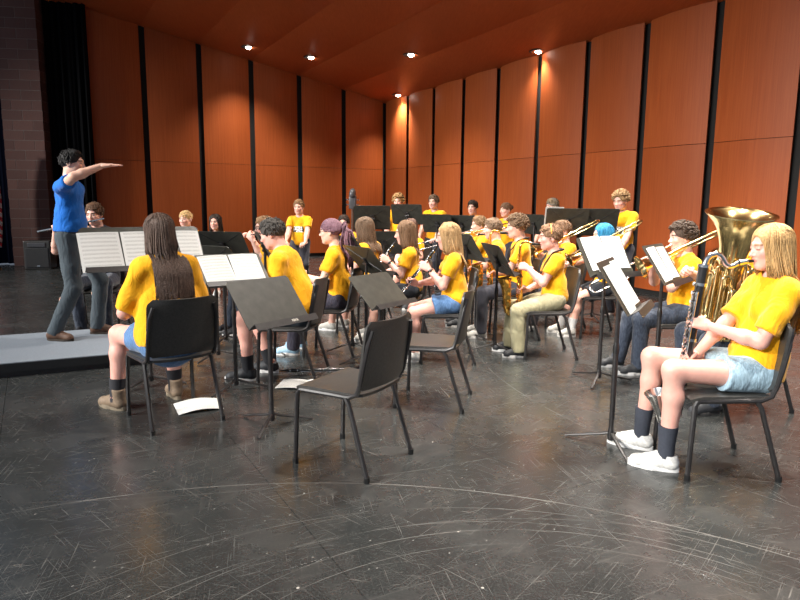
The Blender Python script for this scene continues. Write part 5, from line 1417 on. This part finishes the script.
# --- trombones, trumpets behind
def tbn_player(lab, tlab, chlab, loc, rzd, s, hairs, bottom, shoes, seed, pitch=0.3, ext=0.1, res=0.011, lean=0.03, hd=(0, 0.05, 0), prnt=0, feet=None, sock=None, skin='fair', yaw=0.0, extras=(), sole=(0.75, 0.74, 0.72), fem=False, hl=0.2, roll=-1.1):
    rz = R(rzd); g = rig('sit', s, lean, hd=hd, fem=fem); W = world_of(loc, rz)
    trombone(tlab, W, g.mouth, pitch, yaw, ext, roll)
    Rm = np.array(Matrix.Rotation(yaw, 3, 'Z') @ Matrix.Rotation(-pitch, 3, 'X') @ Matrix.Rotation(roll, 3, 'Y'))
    pl_ = g.mouth + Rm @ v3((-0.05, 0.11, 0.0)); pr_ = g.mouth + Rm @ v3((-0.045, 0.20 + ext, 0))
    person(lab, loc, rz, g, {'L': (*grab(pl_, (0.55, 0.5, 0.5), (-0.8, 0.5, 0.1)), 'grip'), 'R': (*grab(pr_, (-0.6, 0.7, 0.2), (0.5, 0.5, 0.6)), 'curl')},
           bottom=bottom, hairs=hairs, shoes=shoes, seed=seed, res=res, prnt=prnt, feet=feet, sock=sock, skin=skin, extras=extras, sole=sole, hl=hl)
    seatfor(loc, rz, chlab)
tbn_player('person in yellow t-shirt and dark jeans playing trombone behind two page-laden stands', 'brass trombone of the player in dark jeans', 'black chair under the trombone player in dark jeans',
           (2.42, 5.40), 92, 0.92, ('curly', (0.055, 0.035, 0.024)), JEANS, BLACK_S, 59, pitch=0.46, ext=0.0, res=0.010, prnt=0.80, feet=((-0.10, 0.40, 0.1), (0.16, 0.48, 0.0)), sole=(0.5, 0.5, 0.5))
tbn_player('person in yellow t-shirt with bare legs playing trombone, slide lowered past the knees', 'silver trombone slide lowered past bare knees', 'black chair of the trombone player with bare legs',
           (2.24, 6.95), 90, 0.80, ('bob', (0.03, 0.22, 0.42)), BLKS, GREY_S, 61, pitch=0.55, ext=0.28, feet=((-0.12, 0.38, 0.1), (0.10, 0.44, 0.0)), sock=(0.6, 0.6, 0.6))
tbn_player('person in yellow t-shirt with print playing trombone below the paired black stands', 'brass trombone of the player below the paired stands', 'black chair of the player below the paired stands',
           (1.95, 7.55), 100, 0.84, ('short', (0.16, 0.09, 0.05)), GREYT, BLACK_S, 67, pitch=0.45, ext=0.1, prnt=0.74)
tbn_player('person in yellow t-shirt playing trombone in the row behind the saxophones', 'brass trombone raised behind the saxophone players', 'black chair behind the saxophone players',
           (1.12, 8.75), 96, 0.87, ('short', (0.20, 0.12, 0.06)), JEANS, BLACK_S, 71, pitch=0.25, ext=0.1, res=0.014)

# --- tuba and its player
loc, rz = (2.56, 4.52), R(90)
g = rig('sit', 0.99, 0.0, hd=(0, 0.05, 0))
TU = (2.20, 4.44)
tuba('large brass tuba with upright bell beside the bass clarinet player', (TU[0], TU[1], 0.0), R(90))
person('person in yellow t-shirt and dark jeans hidden behind the large tuba', loc, rz, g,
       {'R': (*grab((-0.10 + 0.12, 0.40 + 0.12, 0.95), (-0.5, 0.7, 0.2), (0.6, 0.5, 0.5)), 'grip'), 'L': (*grab((-0.22, 0.36, 0.93), (0.3, 0.8, 0.3), (-0.9, 0.2, 0.2)), 'grip')},
       feet=((-0.26, 0.40, 0.25), (0.24, 0.36, -0.2)), bottom=JEANS, hairs=('short', DKB), shoes=BLACK_S, sole=(0.03, 0.03, 0.03), seed=73, res=0.011)
seatfor(loc, rz, 'black chair of the tuba player')

# --- back rows
def stander(lab, loc, rzd, s, hairs, seed, hd=(0, 0.05, 0), hands=None, prnt=0, fem=False, hl=0.25, bottom=GREYT, extras=(), skin='fair', res=0.015, lean=0.02, poles=None):
    g = rig('stand', s, lean, hd=hd, fem=fem)
    person(lab, loc, R(rzd), g, hands, bottom=bottom, hairs=hairs, shoes=BLACK_S, seed=seed, res=res, prnt=prnt, hl=hl, extras=extras, skin=skin, poles=poles)
    return g
def drum_hands(s, up_=0.0):
    return {'L': (v3((-0.16, 0.28, 0.90 * s + up_)), (0.2, 0.9, -0.1), (-0.2, 0, 1), 'curl'), 'R': (v3((0.16, 0.28, 0.90 * s)), (-0.2, 0.9, -0.1), (0.2, 0, 1), 'curl')}
stander('person in yellow printed t-shirt standing at the back, looking down, right of paired stands', (2.82, 8.2), 128, 0.93, ('curly', (0.28, 0.17, 0.08)), 79, (0.05, 0.22, 0), drum_hands(0.92), 1.10, res=0.012)
stander('person in yellow printed t-shirt standing far back behind leaning player', (-1.64, 10.5), 172, 0.83, ('short', LBR), 83, hands=drum_hands(0.83), prnt=0.98)
stander('person in yellow t-shirt standing far back in the corner behind a stand', (-0.03, 11.0), 165, 0.90, ('curly', (0.38, 0.22, 0.09)), 89, hands=drum_hands(0.9))
stander('person in yellow t-shirt standing far back, second from corner', (0.58, 11.0), 150, 0.90, ('short', (0.12, 0.075, 0.045)), 97, hands=drum_hands(0.9))
stander('person in yellow t-shirt standing far back behind the trombone player', (1.24, 11.0), 152, 0.84, ('short', DKB), 101, hands=drum_hands(0.84))
stander('person in yellow t-shirt standing far back with one hand raised', (1.74, 10.5), 125, 0.82, ('bun', (0.15, 0.08, 0.045)), 103, fem=True,
        hands={'R': (v3((0.10, 0.34, 1.14)), (-0.2, 0.9, 0.2), (0.3, 0, 1), 'curl'), 'L': (v3((-0.12, 0.30, 1.08)), (0.2, 0.9, 0.2), (-0.3, 0, 1), 'curl')})
stander('person in grey cap and yellow t-shirt standing far back behind paired stands', (2.38, 10.0), 118, 0.865, ('short', (0.20, 0.14, 0.08)), 107, extras=(('cap', (0.12, 0.10, 0.08)),), hands=drum_hands(0.86))
def sitter(lab, chlab, loc, rzd, s, hairs, seed, fem=False, hl=0.3, extras=(), hd=(0, 0.05, 0)):
    g = rig('sit', s, 0.04, hd=hd, fem=fem)
    person(lab, loc, R(rzd), g, bottom=BLKS, hairs=hairs, shoes=BLACK_S, seed=seed, res=0.016, hl=hl, extras=extras, dens=0.8)
    seatfor(loc, R(rzd), chlab)
sitter('person in yellow t-shirt seated far back in front of the double bass', 'black chair in front of the double bass', (-0.87, 10.0), 172, 0.82, ('short', DKB), 109)
sitter('person in glasses and yellow t-shirt seated far back between the clarinet players', 'black chair far back between the clarinet players', (0.16, 9.0), 155, 0.77, ('long', (0.13, 0.07, 0.05)), 113, True, 0.25, (('glasses',),))
double_bass('dark double bass whose scroll rises behind a seated player', (-0.80, 10.55, 0), R(170))

# ------------------------------------------------------------------ empty chairs
c_rear = Vector((-0.045, 3.305)); c_front = Vector((-0.485, 3.565))
dv = (c_front - c_rear).normalized(); cc = c_front * 0.5 + c_rear * 0.5
chair('empty black chair standing alone in the open floor, nearest to the camera', (cc.x, cc.y), math.atan2(-dv.x, dv.y))
chair('empty black chair facing left behind the nearest empty chair', (0.235, 4.50), R(77))

# ------------------------------------------------------------------ music stands and their pages
stand_w = stand('wide music stand with three pages of music at left, before the conductor', (-1.94, 4.85), R(33), 1.07, 38, 0.86, 0.39)
pages(['left page of music on the wide stand', 'middle page of music on the wide stand', 'right page of music on the wide stand'], stand_w,
      [(-0.305, -0.028, 0.285, 0.345, 0.004, 0.015), (-0.01, -0.028, 0.285, 0.345, 0.004, 0.0), (0.28, -0.028, 0.285, 0.345, 0.004, -0.01)])
s2 = stand('music stand with two grey pages between the two nearest seated players', (-1.25, 4.75), R(35), 0.92, 50)
pages(['left grey page on the stand between two nearest seated players', 'right grey page on the stand between two nearest seated players'], s2,
      [(-0.115, 0.0, 0.225, 0.295, 0.006, 0.03), (0.115, 0.0, 0.225, 0.295, 0.006, -0.02)])
s3 = stand('bare music stand with white mark on its lip beside the nearest empty chair', (-0.82, 3.96), R(54), 0.81, 38)
s7 = stand('bare low music stand in front of the second empty chair', (-0.16, 5.02), R(55), 0.74, 45)
stand('dark music stand seen from behind below the far player facing camera', (-1.76, 6.35), R(168), 1.0, 38)
stand('dark music stand behind the grey pages, left of the leaning player', (-1.66, 5.72), R(155), 0.92, 45)
s5 = stand('slanted music stand with page edge just left of the leaning player', (-1.27, 6.0), R(108), 1.0, 28)
pages('page on the slanted stand left of the leaning player', s5, [(0.0, 0.0, 0.23, 0.31, 0.004, 0.0)])
s6 = stand('dark slanted music stand before the front clarinet player', (-0.30, 5.62), R(122), 0.92, 40)
pages('page on the dark slanted stand before front clarinet player', s6, [(0.0, 0.0, 0.30, 0.30, 0.004, 0.0)])
s6b = stand('dark slanted music stand before the second clarinet player', (-0.46, 6.12), R(120), 0.98, 38)
stand('black music stand seen from behind in the far corner, raised high', (-0.40, 9.0), R(182), 1.22, 20)
stand('black music stand seen from behind, just below the raised one', (-0.22, 8.5), R(186), 0.90, 25)
stand('black music stand hiding the chest of the corner player', (0.10, 10.45), R(165), 1.24, 22)
s11 = stand('black music stand before the second far standing player', (0.58, 10.25), R(155), 1.10, 30)
pages('page edge on the stand of second far standing player', s11, [(0.1, 0.0, 0.22, 0.30, 0.004, 0.0)])
stand('black music stand before the far standing player behind trombone', (0.96, 10.2), R(155), 1.09, 30)
stand('black music stand far back, tilted, beside the saxophone heads', (1.99, 9.6), R(125), 1.12, 28)
s14 = stand('left one of the paired black music stands seen from behind', (2.02, 7.85), R(178), 1.215, 20)
pages('white page edge between the paired black stands', s14, [(0.16, 0.03, 0.22, 0.30, 0.004, 0.0)])
stand('right one of the paired black music stands seen from behind', (2.40, 7.88), R(182), 1.215, 20)
s16 = stand('slanted music stand with page edge just right of front clarinet player', (0.70, 6.75), R(112), 0.97, 32)
pages('page on slanted stand just right of front clarinet player', s16, [(0.0, 0.0, 0.23, 0.31, 0.004, 0.0)])
s17 = stand('slanted music stand close in front of the khaki saxophone player', (0.93, 6.12), R(102), 0.90, 30)
pages('page on slanted stand close to the khaki saxophone player', s17, [(0.0, 0.0, 0.23, 0.31, 0.004, 0.0)])
s18 = stand('music stand with bright white pages before the trombone player in jeans', (1.62, 5.05), R(32), 1.02, 30)
pages(['left bright white page on stand before trombone player in jeans', 'right bright white page on stand before trombone player in jeans', 'small white slip on stand before trombone player in jeans'], s18,
      [(-0.10, 0.03, 0.22, 0.28, 0.004, 0.05), (0.125, 0.03, 0.22, 0.28, 0.004, -0.03), (-0.06, -0.09, 0.14, 0.10, 0.003, -0.15)], M_PAPER)
s19 = stand('tall music stand with long page before the bass clarinet player', (1.27, 3.67), R(62), 0.97, 33)
pages(['long printed page on the tall stand of bass clarinet player', 'white page behind the long one on the tall stand'], s19, [(-0.08, -0.02, 0.225, 0.30, 0.004, 0.0), (0.13, 0.0, 0.20, 0.29, 0.003, 0.0)])
s20 = stand('music stand with two pages in front of the tuba', (2.03, 4.93), R(52), 0.98, 33)
pages(['left page on the stand in front of the tuba', 'right page on the stand in front of the tuba'], s20, [(-0.11, 0.0, 0.20, 0.29, 0.004, 0.03), (0.10, 0.0, 0.19, 0.27, 0.004, -0.03)])
# the small mark on the lip of the bare stand
tc = bpy.data.curves.new('lettering', 'FONT'); tc.body = 'NVA'; tc.size = 0.026; tc.align_x = 'CENTER'; tc.align_y = 'CENTER'; tc.extrude = 0.0006
to = bpy.data.objects.new('lettering_tmp', tc); COL.objects.link(to)
bpy.context.view_layer.update()
tm = bpy.data.meshes.new_from_object(to.evaluated_get(bpy.context.evaluated_depsgraph_get()))
bpy.data.objects.remove(to)
tm.materials.clear(); tm.materials.append(mat('white_paint', (0.75, 0.72, 0.62), 0.6))
dk = [c for c in s3[0].children if c.name.startswith('desk')][0]
lp = [c for c in dk.children if c.name.startswith('lip')][0]
lo = link('lettering', tm, dk); lo.matrix_local = Matrix(((1, 0, 0, 0.06), (0, 1, 0, -0.1895), (0, 0, 1, 0.0648), (0, 0, 0, 1)))

# ------------------------------------------------------------------ on the floor
def floor_page(label, loc, rz, w_, h_, m, curl=0.006):
    o = link('sheet_music', page_mesh(w_, h_, curl, m)); o.location = (loc[0], loc[1], 0.003); o.rotation_euler = (0, 0, rz)
    props(o, label, 'sheet music', 'sheets lying on the floor')
floor_page('white page lying on the floor under the left chair', (-1.40, 4.30), R(28), 0.30, 0.23, M_PAGE, 0.02)
floor_page('white page lying on the floor behind the bare stand', (-0.82, 4.86), R(-8), 0.26, 0.22, M_PAGE, 0.012)
floor_page('white page half under another behind the bare stand', (-0.62, 4.95), R(20), 0.22, 0.15, M_PAPER, 0.008)
cl = clarinet('black clarinet lying on the floor behind the bare stand', Matrix.Translation((-0.98, 5.15, 0.04)), (0, 0, 0), (1, 0.10, 0.0))
print('SCRIPT TIME', time.time() - T0, len(SC.objects))
